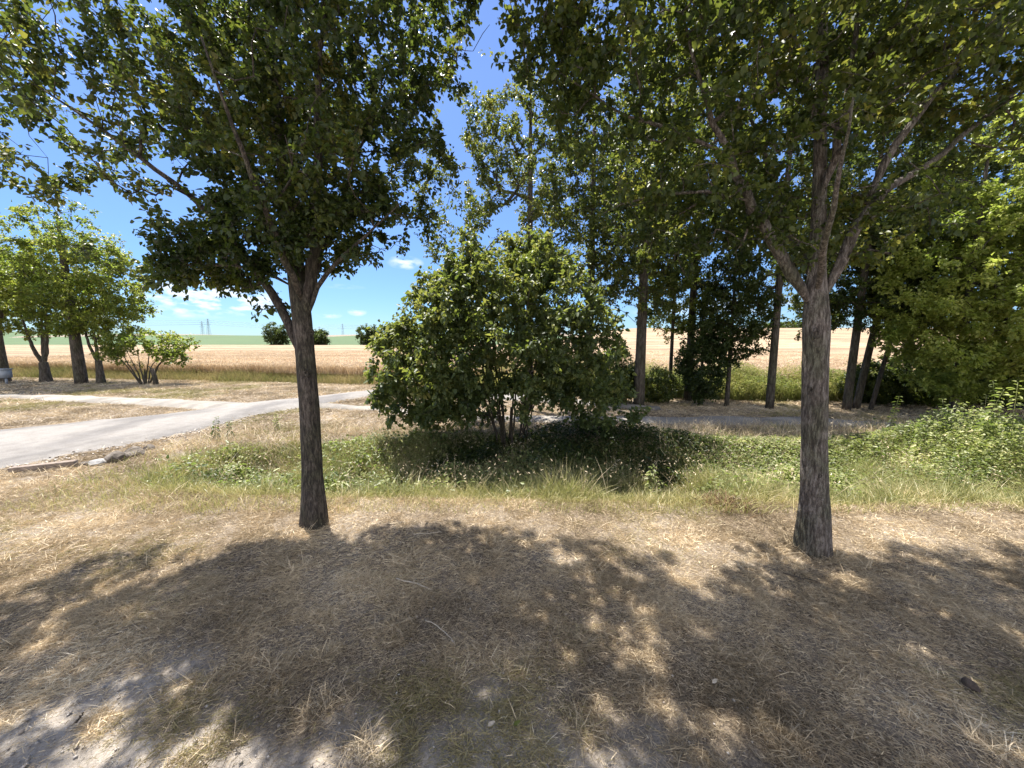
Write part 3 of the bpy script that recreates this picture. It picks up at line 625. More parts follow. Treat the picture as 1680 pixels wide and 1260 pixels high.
# --- right foreground tree
b = G(1333, 902); b[2] = T(b[0], b[1]) - .03; D1 = b[1]+.02
make_tree('roadside_tree', 'grey barked foreground tree at right whose trunk forks into thick limbs', 'tree', b,
    [b, b+[0, 0, .12], P(1336, 720, D1), P(1338, 600, D1), P(1339, 490, D1), P(1342, 400, D1+.05), P(1345, 300, D1+.08), P(1346, 180, D1+.1), P(1350, 40, D1+.15), P(1350, -120, D1+.2)],
    [.115, .089, .081, .079, .079, .050, .042, .036, .036, .028, .018],
    [([P(1328, 500, D1), P(1305, 450, D1), P(1255, 380, D1+.02), P(1205, 280, D1), P(1180, 220, D1-.02), P(1150, 150, D1-.1), P(1120, 20, D1-.15)], .052, .018),
     ([P(1350, 490, D1), P(1385, 420, D1-.05), P(1422, 330, D1-.08), P(1500, 285, D1-.1), P(1590, 215, D1-.1), P(1700, 120, D1-.15)], .046, .018),
     ([P(1420, 335, D1-.08), P(1460, 250, D1-.1), P(1530, 160, D1-.1), P(1600, 80, D1-.1), P(1700, -40, D1)], .032, .014),
     ([P(1345, 330, D1+.05), P(1390, 180, D1-.1), P(1410, 20, D1-.2), P(1420, -120, D1-.3)], .036, .014),
     ([P(1345, 240, D1+.08), P(1320, 130, D1), P(1300, 30, D1), P(1285, -80, D1-.1)], .034, .014),
     ([P(1338, 470, D1), P(1280, 340, D1+.6), P(1230, 180, D1+1.0), P(1180, 40, D1+1.2)], .036, .012),
     ([P(1340, 480, D1), P(1370, 330, D1-.6), P(1400, 160, D1-.9)], .034, .012),
     ([P(1190, 250, D1), P(1090, 210, D1+.1), P(1000, 180, D1+.15), P(920, 120, D1+.15)], .022, .008),
     ([P(1230, 330, D1), P(1150, 310, D1+.1), P(1060, 320, D1+.2), P(990, 350, D1+.25)], .018, .007)],
    [((2.35, 2.55, 4.8), (2.4, 1.95, 1.8)), ((1.35, 3.0, 3.3), (1.15, 1.0, 1.0)), ((2.5, 2.8, 3.0), (1.0, .9, .85)), ((1.2, 3.1, 2.5), (.75, .5, .42)), ((3.4, 2.9, 3.9), (1.0, 1.0, .7)), ((2.2, 2.8, 2.35), (.7, .5, .3)), ((.35, 3.1, 3.9), (.45, .5, .5)), ((.35, 3.1, 3.9), (.45, .5, .5))],
    2500, 112000, .040, M['bark_b'], M['leaf_b'], seed=9, holes=.2, spread=.085, bare=.08)

def knot(root, p, rad, m):
    mb = MB(); U = np.linspace(0, 1, 9); n = 16; th = np.arange(n)*2*math.pi/n; rows = []
    for u in U:      # a raised healed ring round a sunken centre, facing the lawn
        rr = rad*(1-u); h = .014*math.sin(min(1, u*1.6)*math.pi)*1.0 - .004
        k = 1+.18*np.sin(th*3+p[0])+.1*np.sin(th*5)
        rows.append(np.stack([p[0]+rr*k*np.cos(th), np.full(n, p[1])-h, p[2]+1.35*rr*k*np.sin(th)], 1))
    v = np.concatenate(rows); i = (np.arange(8)[:, None]*n+np.arange(n)[None]); j = (np.arange(8)[:, None]*n+(np.arange(n)[None]+1) % n)
    mb.add(v, np.stack([i, j, j+n, i+n], -1).reshape(-1, 4)); mb.build('knot', m, root, smooth=True)
rt = [o for o in col.objects if o.name.startswith('roadside_tree')]
for t_, px, py, D, rr, off in ((0, 503, 612, D0, .024, .071), (0, 512, 545, D0, .018, .074), (1, 1339, 548, D1, .030, .076), (1, 1330, 640, D1, .016, .076), (1, 1345, 780, D1, .014, .082)):
    p = P(px, py, D-off); knot(rt[t_], p, rr, M['bark_a'])
# --- round multi-stemmed bush in the ditch
b = np.array([-.03, 6.1, -.38])
st = []
for k in range(15):
    a = k*2*math.pi/15 + .3*math.sin(k*5); rr0 = .10 + .06*(k % 3)/2; lean = .25 + .6*((k*7) % 5)/5
    s0 = b + [math.cos(a)*rr0, math.sin(a)*rr0*.8, 0]; top = b + [math.cos(a)*(.35+1.3*lean), math.sin(a)*(.3+.9*lean), 2.5 + .9*(1-lean)]
    mid = s0*.55 + top*.45 + [.04*math.sin(k*3), 0, .3]; st.append(([s0, mid, top], .021-.006*(k % 3)/2, .012))
make_tree('round_bush', 'big round multi stemmed bush standing in the middle of the ditch', 'bush', b, [b, b+[0, 0, .3], b+[.02, 0, .9]], [.03, .03, .02], st,
    [((-.15, 6.1, 1.75), (1.75, 1.4, 1.2)), ((-.1, 6.1, 2.6), (.95, .9, .95)), ((-1.2, 5.9, 1.15), (1.1, 1.0, .95)), ((.95, 6.1, 1.45), (1.0, 1, .8)), ((.75, 6.1, 2.5), (.45, .5, .55)), ((-1.0, 6.0, 2.35), (.5, .5, .5)), ((-1.75, 5.9, 1.55), (.45, .5, .4)), ((-1.6, 5.8, .65), (.6, .6, .35)), ((.15, 6.0, 3.1), (.45, .5, .35)), ((.1, 5.6, .75), (.9, .5, .3)), ((1.45, 5.9, .55), (.7, .6, .38)), ((-.9, 6.4, .5), (.8, .5, .35))],
    1500, 60000, .066, M['bark_shrub'], M['leaf_hazel'], seed=24, holes=.27, sides=8, spread=.12, limb_name='stem', twsides=3, bare=.02, droop=.55, shell=.7)

# --- background trees
def bg_tree(kind, label, cat, px, fwd, r, htop, hcrown, rx, ry, nl, lsz, leaf, group=None, seed=1, lean=0., ntw=260, extra=(), holes=.28, bend=0, cz=None, bark_k='bark_far', shell=.6, bare=.02):
    x = (px-840)/FPX*(fwd*math.cos(PITCH)+CAM_H*math.sin(PITCH)); z0 = float(T(x, fwd)); b = np.array([x, fwd, z0-.03])
    tr = [b, b+[lean*.2, 0, htop*.2], b+[lean*.55+bend, 0, htop*.5], b+[lean, 0, htop*.93]]
    c = b + [lean*.75, 0, (htop+hcrown)/2]; hz = (htop-hcrown)/2
    ells = [(c, (rx*.8, ry*.8, hz)), (c-[0, 0, hz*.25], (rx, ry, hz*.7))] + [((b[0]+e[0], b[1]+e[1], b[2]+e[2]), e[3:6]) for e in extra]
    r *= .85
    return make_tree(kind, label, cat, b, tr, [r*1.25, r, r*.75, r*.2], [], ells, int(ntw*1.5), int(nl*1.9), lsz*.74, M[bark_k], M[leaf], group, seed, holes=holes, sides=9, spread=.16 if fwd > 12 else .12, twig_r=.005, twsides=3, step=.3, droop=.35, shell=shell, min_branch_r=.006, bare=bare)
GR = 'trees along the edge of the wheat field'
bg_tree('field_tree', 'tall airy tree rising above the round bush', 'tree', 868, 8.6, .09, 8.0, 2.6, 1.75, 1.6, 15000, .075, 'leaf_b', GR, 31, holes=.34, ntw=420, extra=[(-1.6, 0, 4.9, 1.1, .9, 1.7), (-.8, 0, 6.6, .9, .8, 1.3)])
bg_tree('field_tree', 'tall slim tree seen over the right shoulder of the round bush', 'tree', 965, 10.0, .11, 8.8, 2.2, 1.7, 1.4, 15000, .08, 'leaf_b', GR, 50, holes=.2, ntw=420)
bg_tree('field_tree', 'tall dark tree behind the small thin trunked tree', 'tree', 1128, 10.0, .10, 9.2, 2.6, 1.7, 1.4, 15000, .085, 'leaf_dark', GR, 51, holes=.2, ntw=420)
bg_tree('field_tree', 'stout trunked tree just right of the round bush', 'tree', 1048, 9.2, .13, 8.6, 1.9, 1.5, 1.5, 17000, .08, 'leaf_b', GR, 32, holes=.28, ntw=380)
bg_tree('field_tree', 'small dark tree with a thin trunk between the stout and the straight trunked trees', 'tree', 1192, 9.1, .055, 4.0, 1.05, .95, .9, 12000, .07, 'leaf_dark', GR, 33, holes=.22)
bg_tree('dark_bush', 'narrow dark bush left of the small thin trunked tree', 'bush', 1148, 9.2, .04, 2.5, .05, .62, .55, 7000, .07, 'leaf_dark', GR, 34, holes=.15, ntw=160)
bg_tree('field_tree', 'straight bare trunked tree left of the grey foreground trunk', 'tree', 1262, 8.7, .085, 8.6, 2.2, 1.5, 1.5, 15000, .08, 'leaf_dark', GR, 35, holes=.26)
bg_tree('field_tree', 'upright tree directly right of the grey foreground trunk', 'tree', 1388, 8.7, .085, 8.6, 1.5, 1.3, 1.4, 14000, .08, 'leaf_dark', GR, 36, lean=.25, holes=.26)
bg_tree('field_tree', 'leaning stem beside the upright tree, first of a clump', 'tree', 1404, 8.9, .075, 7.6, 1.5, 1.0, 1.1, 9000, .08, 'leaf_dark', GR, 37, lean=.9, bend=.05, holes=.3)
bg_tree('field_tree', 'thinnest slanting stem at the right of the clump', 'tree', 1428, 8.7, .045, 6.4, 1.4, .9, 1.0, 8000, .08, 'leaf_b', GR, 38, lean=1.1, holes=.3)
bg_tree('bright_tree', 'bright leaved tree with low sunlit branches near the right edge', 'tree', 1562, 7.5, .07, 6.2, .35, 1.5, 1.5, 26000, .08, 'leaf_bright', GR, 39, holes=.22, ntw=420, extra=[(-.7, -.2, 1.5, .8, .7, .9)])
bg_tree('bright_tree', 'bright leaved tree cut off by the right edge of the photo', 'tree', 1700, 7.1, .08, 6.2, .3, 1.7, 1.6, 26000, .08, 'leaf_bright', GR, 40, holes=.2, ntw=420)
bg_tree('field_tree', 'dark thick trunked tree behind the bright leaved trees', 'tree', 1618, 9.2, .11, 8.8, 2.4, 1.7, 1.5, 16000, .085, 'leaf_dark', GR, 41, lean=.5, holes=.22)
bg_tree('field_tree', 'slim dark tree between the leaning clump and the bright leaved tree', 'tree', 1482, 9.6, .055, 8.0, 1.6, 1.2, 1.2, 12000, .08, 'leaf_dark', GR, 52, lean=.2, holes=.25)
bg_tree('field_tree', 'slender olive tree standing behind the grey foreground trunk', 'tree', 1322, 9.8, .05, 7.6, 1.5, 1.1, 1.2, 12000, .075, 'leaf_b', GR, 53, holes=.25)
bg_tree('field_tree', 'slender light tree between the stout trunk and the dark bush', 'tree', 1098, 10.2, .05, 7.4, 1.6, 1.1, 1.2, 12000, .075, 'leaf_far', GR, 54, holes=.3)
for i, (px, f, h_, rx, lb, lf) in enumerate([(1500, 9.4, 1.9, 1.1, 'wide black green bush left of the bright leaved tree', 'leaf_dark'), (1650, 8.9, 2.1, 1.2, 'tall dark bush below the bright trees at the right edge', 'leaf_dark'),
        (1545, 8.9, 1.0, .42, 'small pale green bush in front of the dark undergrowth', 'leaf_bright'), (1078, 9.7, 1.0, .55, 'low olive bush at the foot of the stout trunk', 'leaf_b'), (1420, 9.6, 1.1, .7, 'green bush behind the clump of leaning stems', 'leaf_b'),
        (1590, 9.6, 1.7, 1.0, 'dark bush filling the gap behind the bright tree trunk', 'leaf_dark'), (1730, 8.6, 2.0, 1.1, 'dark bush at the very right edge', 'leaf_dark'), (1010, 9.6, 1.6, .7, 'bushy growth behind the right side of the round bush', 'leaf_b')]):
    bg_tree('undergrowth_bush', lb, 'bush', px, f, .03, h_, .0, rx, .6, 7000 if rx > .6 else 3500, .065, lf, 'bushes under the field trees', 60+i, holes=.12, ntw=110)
# left group
GL = 'trees by the left side track'
def gx(px, py): p = G(px, py); return float(p[1])
bg_tree('track_tree', 'thick straight trunked tree in the middle of the left group', 'tree', 134, 14.2, .18, 6.8, 1.7, 2.6, 2.0, 13000, .10, 'leaf_far', GL, 43, holes=.36, lean=-.1, ntw=300)
f0 = 14.6; b = np.array([(228/FPX)*0, 0, 0])
def forked(kind, label, px, fwd, r, hf, arms, crown_c, crown_r, nl, seed, leaf='leaf_far', lsz=.11):
    x = (px-840)/FPX*(fwd*math.cos(PITCH)+CAM_H*math.sin(PITCH)); b = np.array([x, fwd, -.03])
    lim = [([b+[0, 0, hf*.85], b+[dx*.45, dy*.4, hf+.55], b+[dx, dy, hz]], r*.55, r*.18) for dx, dy, hz in arms]
    crown_c = (crown_c[0], crown_c[1], crown_c[2]-.5); ells = [(b+np.array(crown_c), crown_r), (b+np.array(crown_c)+[0, 0, -.8], (crown_r[0]*1.05, crown_r[1], crown_r[2]*.55))]
    make_tree(kind, label, 'tree', b, [b, b+[0, 0, hf*.5], b+[0, 0, hf*1.02]], [r*1.25, r*.95, r*.8], lim, ells, 420, int(nl*1.5), lsz*.7, M['bark_far'], M[leaf], GL, seed, holes=.36, sides=9, spread=.16, twig_r=.005, twsides=3, step=.3, min_branch_r=.006, bare=.02)
forked('track_tree', 'low forking tree with three stems left of the thick trunk', 76, 14.8, .16, .8, [(-.75, 0, 3.2), (-.05, .2, 3.6), (.45, 0, 3.3)], (-.2, 0, 4.4), (2.6, 1.8, 2.3), 15000, 44)
forked('track_tree', 'two stemmed tree just right of the thick trunk', 166, 14.3, .12, .9, [(-.7, .1, 3.6), (-.05, 0, 3.8)], (.1, 0, 4.1), (1.9, 1.6, 2.0), 12000, 45)
forked('track_tree', 'leaning tree at the left edge of the photo', 8, 14.9, .15, 2.2, [(-.5, 0, 4.2), (.4, .2, 4.2)], (-.6, 0, 4.6), (2.4, 1.8, 2.2), 12000, 46)
forked('track_tree', 'tree beyond the left edge whose crown reaches into the photo', -70, 15.2, .2, 2.0, [(-.5, 0, 4.2), (.6, .2, 4.2)], (0, 0, 4.4), (2.4, 1.8, 2.4), 10000, 47)
# small open shrub at the end of the left group
b = np.array([(243-840)/FPX*14.1, 13.9, -.03]); st = []
for k in range(8):
    a = k*.785; st.append(([b+[math.cos(a)*.12, math.sin(a)*.1, 0], b+[math.cos(a)*.5, math.sin(a)*.3, .7], b+[math.cos(a)*1.1+.15, math.sin(a)*.7, 1.5+.25*math.sin(k*2)]], .035, .01))
make_tree('open_shrub', 'small open shrub with many thin stems right of the left tree group', 'shrub', b, [b, b+[.02, 0, .3], b+[.04, 0, .6]], [.05, .04, .02], st,
    [(b+np.array([.25, 0, 1.55]), (1.75, 1.0, .5)), (b+np.array([-.4, 0, 1.15]), (1.1, .8, .5)), (b+np.array([1.1, 0, 1.15]), (.6, .6, .4))], 200, 6500, .075, M['bark_far'], M['leaf_far'], None, 48, holes=.25, sides=7, spread=.15, twig_r=.005, twsides=3, step=.25, limb_name='stem', min_branch_r=.004)
b = np.array([(261-840)/FPX*13.9, 13.7, 0.])
mb = MB(); mb.tube([b+[0, 0, -.02], b+[-.03, 0, .3], b+[-.10, 0, .62]], [.085, .07, .06], 8); mb.tube([b+[-.08, 0, .55], b+[-.2, 0, .7]], [.04, .02], 6)
o = mb.build('tree_stump', M['bark_far'], smooth=True, origin=tuple(b)); tag(o, 'short thick broken stump beside the open shrub', 'stump')
# bushes at the far field boundary
for i, (px, f, h_, rx, lb) in enumerate([(455, 111, 7.4, 3.6, 'round bush at the far side of the wheat left of the dark trunk'), (528, 111, 5.2, 2.2, 'round bush at the far side of the wheat right of the dark trunk'), (606, 111, 6.8, 3.4, 'dark bush at the far side of the wheat beside the round bush')]):
    x = (px-840)/FPX*f; b = np.array([x, f, float(T(x, f))])
    make_tree('hedge_bush', lb, 'bush', b, [b, b+[0, 0, h_*.4], b+[0, 0, h_*.75]], [.3, .2, .08], [], [(b+np.array([0, 0, h_*.5]), (rx, 2.5, h_*.5)), (b+np.array([rx*.3, 0, h_*.35]), (rx*.8, 2.3, h_*.36))],
        160, 9000, .34, M['bark_far'], M['leaf_dark'], 'bushes on the far field boundary', 80+i, holes=.1, sides=7, spread=.6, twig_r=.02, twsides=3, step=.9, min_branch_r=.02, bare=0)
# a wood on the crest at the right: one mass
mb = MB(); n = 1800; x = RNG.uniform(122, 142, n); y = 175+RNG.uniform(0, 14, n); z = T(x, y)+ (2.5+4.5*fbm(x, y, .08, 3, 5))*RNG.uniform(0, 1, n)
dd = runit(n); leaves(mb, np.stack([x, y, z], 1), dd, runit(n), 1.1, .9)
tag(mb.build('distant_wood', M['leaf_dark']), 'line of distant dark trees on the crest beyond the wheat at right', 'wood', kind='stuff')

# ------------------------------------------------------------------ individual weeds
def weed(px, py, z0, fwd, h_, n_pairs, lsz, label, seed, leaf='leaf_weed', kind='nettle'):
    rs = np.random.default_rng(seed); d = px_dir(px, 600); x = (px-840)/FPX*(fwd*math.cos(PITCH)+1.0*math.sin(PITCH)); b = np.array([x, fwd, z0])
    root = empty(kind, tuple(b), label, 'weed', 'tall weeds standing above the ditch')
    stems = MB(); lv = MB(); lean = rs.normal(0, .08, 2)
    for s in range(rs.integers(1, 3)):
        hh = h_*(1-.2*s); off = rs.normal(0, .03, 2)*s
        p = np.array([b + [off[0]+lean[0]*t*t*hh+(rs.normal(0, .1)*t if s else 0), off[1]+lean[1]*t*t*hh, t*hh] for t in np.linspace(0, 1, 8)]); stems.tube(p, np.linspace(.006, .002, 8), 5)
        for k in range(n_pairs*2):
            t = .15+.85*k/(n_pairs*2-1); q = np.array([np.interp(t*7, range(8), p[:, c]) for c in range(3)])
            a = k*math.pi/2 + rs.uniform(-.3, .3); sz = lsz*(.95-.5*t)*rs.uniform(.7, 1.15)
            for sgn in (0, math.pi):
                dd = np.array([[math.cos(a+sgn), math.sin(a+sgn), .1-.9*(1-t)+rs.normal(0, .25)]])
                leaves(lv, q[None]+dd*.012, dd, np.array([[0, 0, 1.]])+rs.normal(0, .15, (1, 3)), sz, sz*.55, .18, .25)
    stems.build('stem', M['leaf_weed'], root, smooth=True); lv.build('foliage', M[leaf], root)
for a in [(1462, 0, -.3, 5.9, 1.05, 11, .12, 'upright nettle with dark leaves between the grey trunk and the right bank', 1),
          (1560, 0, -.25, 5.6, .95, 11, .13, 'nettle rising in front of the dark undergrowth, second from the right trunk', 2),
          (1612, 0, -.2, 5.2, 1.15, 12, .15, 'tall pale leaved nettle on the right bank', 3),
          (1664, 0, -.2, 5.0, 1.25, 12, .15, 'tallest pale weed at the right edge of the photo', 4),
          (1640, 0, -.2, 5.6, 1.2, 11, .14, 'nettle between the two tallest pale weeds', 5),
          (1510, 0, -.3, 5.3, .75, 9, .12, 'short broad leaved nettle at the left end of the right bank', 6),
          (1070, 0, -.35, 4.55, .42, 7, .12, 'pale leaved weed at the lower right of the shaded hollow', 7),
          (985, 0, -.38, 4.6, .34, 6, .13, 'small weed with rounded pale leaves in the shaded hollow', 8),
          (348, 0, -.05, 6.0, .42, 9, .11, 'dark leafy weed beside the road bank above the ditch', 9),
          (372, 0, -.05, 6.1, .34, 8, .10, 'lower dark weed right of the one on the road bank', 10),
          (452, 0, 0, 6.5, .32, 6, .08, 'thin spindly weed left of the dark trunk near the road', 12)]:
    weed(a[0], 0, a[2], a[3], a[4], a[5], a[6], a[7], 100+a[8], 'leaf_dark' if a[8] in (1, 9, 10) else 'leaf_weed')
# arching pale grass blades at the rim of the hollow
def tuft(name, label, b, n, h_, m, wd=.004, spread=.05, lo=.6, hi=1.5, bend=.8):
    mb = MB(); a = RNG.uniform(0, 6.28, n); e = RNG.uniform(lo, hi, n); d = np.stack([np.cos(a)*np.cos(e), np.sin(a)*np.cos(e), np.sin(e)], 1)
    p = np.array(b) + np.c_[RNG.normal(0, spread, (n, 2)), np.zeros(n)]
    bd = np.stack([np.cos(a), np.sin(a), -RNG.uniform(.3, .9, n)], 1)*RNG.uniform(.2, bend, n)[:, None]
    blades(mb, p, d, h_*RNG.uniform(.5, 1.2, n), wd, bd, 0, 4); o = mb.build(name, m, origin=tuple(b)); return tag(o, label, 'grass tuft', 'grass tufts')
x, y = G(1190, 826)[:2]; tuft('dry_tuft', 'rust brown heap of old grass at the ditch edge left of the grey trunk', (x, y, -.02), 420, .15, M['straw_heap'], .006, .11)
for px, py, lb in ((940, 795, 'arching pale grass clump below the centre of the shaded hollow'), (1040, 800, 'arching pale grass clump at the right end of the shaded hollow'), (870, 788, 'arching pale grass clump below the stems of the round bush')):
    x, y = G(px, py)[:2]; tuft('grass_tuft', lb, (x, y, float(T(x, y))), 70, .24, M['grass_green'], .006, .07)
for px, py, lb in ((590, 1235, 'pale dry grass tuft at the bottom left of centre'), (450, 1105, 'small dry tuft in the sunlit patch at lower left'), (650, 1025, 'sunlit dry tuft below the pale stick'), (1625, 1225, 'sunlit dry grass tuft in the bottom right corner'), (530, 1160, 'dry tuft next to the short dark stick')):
    x, y = G(px, py)[:2]; tuft('dry_tuft', lb, (x, y, float(T2(x, y))), 160, .085, M['straw'], .0028, .045)

# ------------------------------------------------------------------ small things
def rock(b, d, label, seed, m='stone'):
    import bmesh
    bm = bmesh.new(); bmesh.ops.create_icosphere(bm, subdivisions=3, radius=1)
    rs = np.random.default_rng(seed); pl = rs.normal(size=(9, 3)); pl /= np.linalg.norm(pl, axis=1)[:, None]
    for v in bm.verts:
        c = np.array(v.co); 
        for q in pl:
            t = c@q
            if t > .72: c = c - q*(t-.72)
        c = c*(1+.10*(float(vnoise(np.array([c[0]*3+seed]), np.array([c[1]*3+c[2]*4]), seed)[0])-.5)); v.co = c*np.array(d)
    me = bpy.data.meshes.new('rock'); bm.to_mesh(me); bm.free(); me.materials.append(M[m]); o = bpy.data.objects.new('rock', me); col.objects.link(o)
    o.location = b; o.rotation_euler = (rs.uniform(-.3, .3), rs.uniform(-.3, .3), rs.uniform(0, 3)); tag(o, label, 'stone', 'stones at the road edge')
for i, (px, py, s, lb, m) in enumerate([(161, 763, .085, 'whitish stone at the end of the stone edging by the road', 'pale_stone'), (187, 757, .13, 'largest brown stone in the edging beside the road', 'stone'), (221, 748, .12, 'dark stone at the right end of the edging beside the ditch', 'stone'),
        (205, 752, .08, 'small stone wedged between the two big edging stones', 'stone'), (140, 765, .055, 'small stone left of the whitish stone', 'stone'), (245, 738, .07, 'low stone at the upper end of the road edging', 'stone')]):
    p = G(px, py); rock((p[0], p[1], .02), (s*1.15, s*1.0, s*.95), lb, 30+i, m)
# concrete kerb end sticking out of the grass
p0 = G(22, 775); p1 = G(101, 774); p0 = p0 + (p1-p0)*.1; v = p1-p0; mb = MB(); c = (p0+p1)/2; ang = math.atan2(p1[1]+.05-p0[1]-.0, p1[0]-p0[0]) + .25
mb.box((c[0], c[1]+.05, .02), (np.linalg.norm(v)*1.15, .09, .14), ang, 0, -.03)
o = mb.build('kerb_beam', M['plank'], origin=(c[0], c[1], 0)); tag(o, 'brown weathered beam lying at the road edge left of the stones', 'beam')
bv = o.modifiers.new('bevel', 'BEVEL'); bv.width = .008; bv.segments = 2
def stick(a, b_, r, m, label, h0=.02, bow=.02):
    p0, p1 = G(*a), G(*b_); t = np.linspace(0, 1, 12)[:, None]; q = p0*(1-t)+p1*t; q[:, 2] = T2(q[:, 0], q[:, 1]) + h0; per = np.array([-(p1-p0)[1], (p1-p0)[0], 0]); q += per*np.sin(t*math.pi)*bow*3 + RNG.normal(0, .002, q.shape)
    mb = MB(); mb.tube(q, np.linspace(r, r*.5, 12), 6); mid = q[5]; sd_ = mid + per*.12 + [0, 0, .01]; mb.tube([mid, (mid+sd_)/2+[0, 0, .006], sd_], [r*.6, r*.5, r*.3], 5)
    o = mb.build('stick', m, smooth=True, origin=tuple(q[0])); tag(o, label, 'stick', 'fallen sticks on the lawn')
stick((650, 962), (708, 986), .0045, M['stick'], 'pale bent stick lying in the shade in the middle of the lawn', .045)
stick((698, 1036), (748, 1078), .003, M['stick'], 'thin pale stalk below the bent pale stick', .05)
stick((481, 1176), (501, 1155), .006, M['dark_stick'], 'short dark stick in the sunlit grass at lower left', .045)
stick((128, 1198), (140, 1183), .005, M['dark_stick'], 'short dark stick on the bare ground near the left corner', .02)
stick((1285, 950), (1345, 965), .005, M['dark_stick'], 'dark twig on the lawn below the grey trunk', .04)
stick((680, 889), (725, 886), .004, M['stick'], 'pale straight stalk right of the dark trunk base', .05)
b = G(1592, 1128); rock((b[0], b[1], .01), (.034, .026, .02), 'dark clod of earth in the grass at the lower right', 77, 'clod')
# fallen leaves
lm = {}
for i, (px, py, lb, gm) in enumerate([(800, 1208, 'pale curled dead leaf on the bare ground at the bottom', 'stick'), (842, 1205, 'green fallen leaf near the bottom centre', 'leaf_far'), (1168, 1130, 'pale dead leaf on the grey patch right of centre', 'stick')]):
    p = G(px, py); mb = MB(); leaves(mb, np.array([[p[0], p[1], float(T2(p[0], p[1]))+.025]]), np.array([[.8, .4, .05]]), np.array([[0., -.2, 1]]), .035, .018, .25, -.2)
    o = mb.build('fallen_leaf', M[gm], origin=tuple(p)); tag(o, lb, 'leaf')
# grey box at the foot of the leaning tree at the left edge
x = (3-840)/FPX*14.1; mb = MB(); mb.box((x, 14.0, .40), (.55, .3, .32)); mb2 = MB(); mb2.box((x, 14.0, .57), (.60, .34, .03))
r_ = empty('utility_box', (x, 14.0, 0), 'pale grey box standing before the leaning tree at the left edge', 'box')
mb.build('cabinet', M['box_paint'], r_); mb2.build('lid', M['box_paint'], r_); mb3 = MB()
for q in (-.2, .2): mb3 = MB(); mb3.box((x+q, 14.0, .12), (.05, .05, .26)); mb3.build('leg', M['box_paint'], r_)
# pylons and their line
def pylon(px, fwd, ztop, label, dirx):
    x = (px-840)/FPX*fwd; z0 = float(T(x, fwd)); b = np.array([x, fwd, z0]); H = ztop-z0
    root = empty('pylon', tuple(b), label, 'pylon', 'power pylons on the horizon'); mb = MB(); w0, w1 = H*.09, H*.018
    W = lambda t: w0+(w1-w0)*t**.75
    lv = np.linspace(0, 1, 10); cs = [(-1, -1), (1, -1), (1, 1), (-1, 1)]
    for sx, sy in cs: mb.tube([b+[sx*W(t), sy*W(t), H*t] for t in lv], .16, 4)
    for k in range(9):
        for q in range(4):
            a_, c_ = cs[q], cs[(q+1) % 4]; t0, t1 = lv[k], lv[k+1]
            mb.tube([b+[a_[0]*W(t0), a_[1]*W(t0), H*t0], b+[c_[0]*W(t1), c_[1]*W(t1), H*t1]], .10, 3, cap=False); mb.tube([b+[c_[0]*W(t0), c_[1]*W(t0), H*t0], b+[a_[0]*W(t1), a_[1]*W(t1), H*t1]], .10, 3, cap=False)
    mb.build('tower', M['steel'], root)
    for t, hw in ((.68, .16), (.80, .20), (.92, .13)):
        m2 = MB(); 
        for s in (-1, 1):
            m2.tube([b+[0, 0, H*t+.9], b+[s*H*hw, 0, H*t]], .14, 3, cap=False); m2.tube([b+[0, 0, H*t-.6], b+[s*H*hw, 0, H*t]], .14, 3, cap=False); m2.tube([b+[s*H*hw, 0, H*t], b+[s*H*hw, 0, H*t-1.5]], .12, 3, cap=False)
        m2.build('crossarm', M['steel'], root)
    return b, H
PB = [pylon(347, 700, 44, 'tallest pylon on the horizon, the right one of the left pair', 1), pylon(337, 820, 46, 'slightly lower pylon just left of the tallest one', 1),
      pylon(565, 1150, 56, 'faint distant pylon between the dark trunk and the round bush', 1), pylon(527, 1500, 62, 'faintest tiny pylon right beside the dark trunk', 1)]
mb = MB()
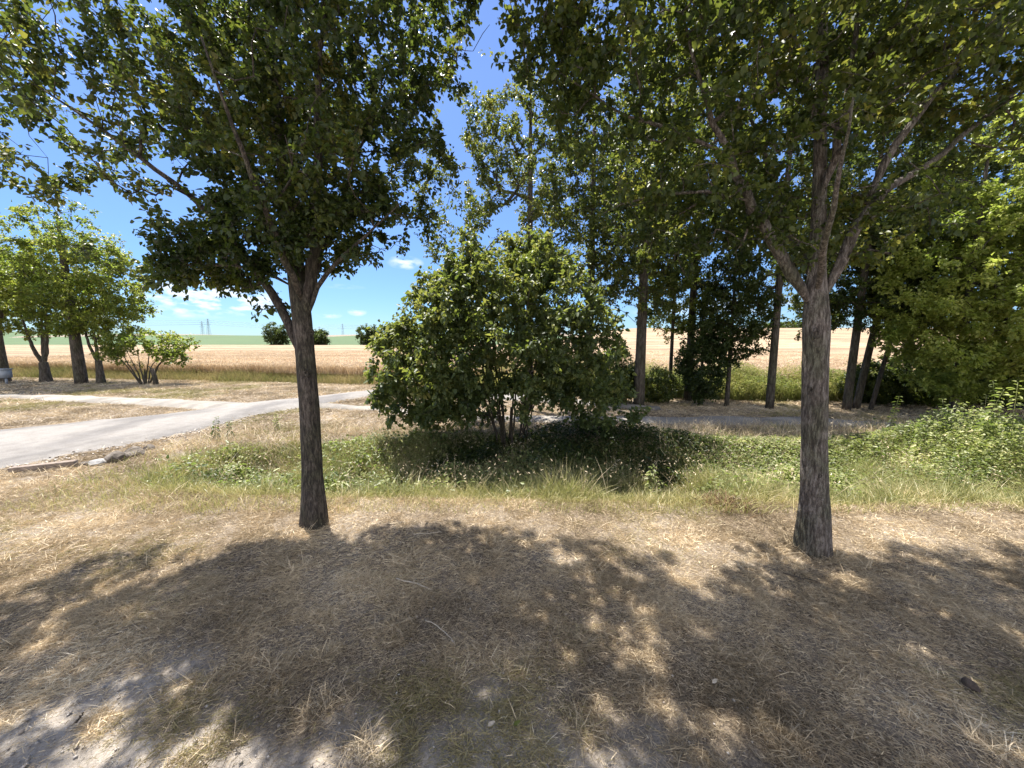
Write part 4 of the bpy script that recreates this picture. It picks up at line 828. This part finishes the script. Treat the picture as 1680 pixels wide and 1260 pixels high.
def wire(a, c, sag, r=.12):
    t = np.linspace(0, 1, 30)[:, None]; q = a*(1-t)+c*t; q[:, 2] -= 4*sag*(t*(1-t))[:, 0]; mb.tube(q, r, 3, cap=False)
for s in (-1, 1):
    for t in (.68, .80, .92):
        A, C = PB[0], PB[2]; wire(A[0]+[s*5, 0, A[1]*t], C[0]+[s*5, 0, C[1]*t], 5); wire(C[0]+[s*5, 0, C[1]*t], C[0]+[400+s*5, 250, C[1]*t+8], 5); wire(A[0]+[s*5, 0, A[1]*t], A[0]+[-420+s*5, -150, A[1]*t], 5)
tag(mb.build('power_lines', M['steel']), 'thin power cables running between the pylons across the sky', 'power line')

# loose gravel and soil crumbs on the bare ground and along the lane edge
mb = MB(); n = 5200; x, y = RNG.uniform(-2.6, 2.6, n), RNG.uniform(.6, 2.1, n); k = in_view(x, y) & (RNG.uniform(0, 1, n) < .12+bare_f(x, y)); x, y = x[k], y[k]
t = RNG.uniform(0, 1, 2600); rn = np.array(road_near); d_ = np.r_[0, np.cumsum(np.linalg.norm(np.diff(rn, axis=0), axis=1))]; t = t*d_[-1]
x2 = np.interp(t, d_, rn[:, 0])+RNG.normal(0, .16, len(t)); y2 = np.interp(t, d_, rn[:, 1])+RNG.normal(0, .16, len(t))
sz = np.r_[RNG.uniform(.0025, .009, len(x))*RNG.uniform(.5, 1.2, len(x)), RNG.uniform(.006, .022, len(x2))]; x = np.r_[x, x2]; y = np.r_[y, y2]; n = len(x)
oc = np.array([[1, 0, 0], [-1, 0, 0], [0, 1, 0], [0, -1, 0], [0, 0, .7], [0, 0, -.7]])
v = np.stack([x, y, T2(x, y)+sz*.3+.004], 1)[:, None] + oc[None]*sz[:, None, None]*RNG.uniform(.6, 1.4, (n, 6, 3)); F = np.array([[0, 2, 4], [2, 1, 4], [1, 3, 4], [3, 0, 4], [2, 0, 5], [1, 2, 5], [3, 1, 5], [0, 3, 5]])
mb.add(v.reshape(-1, 3), (np.arange(n)[:, None, None]*6+F[None]).reshape(-1, 3))
tag(mb.build('loose_gravel', M['gravel']), 'small pale pebbles and crumbs on the bare soil and along the lane edge', 'gravel', kind='stuff')
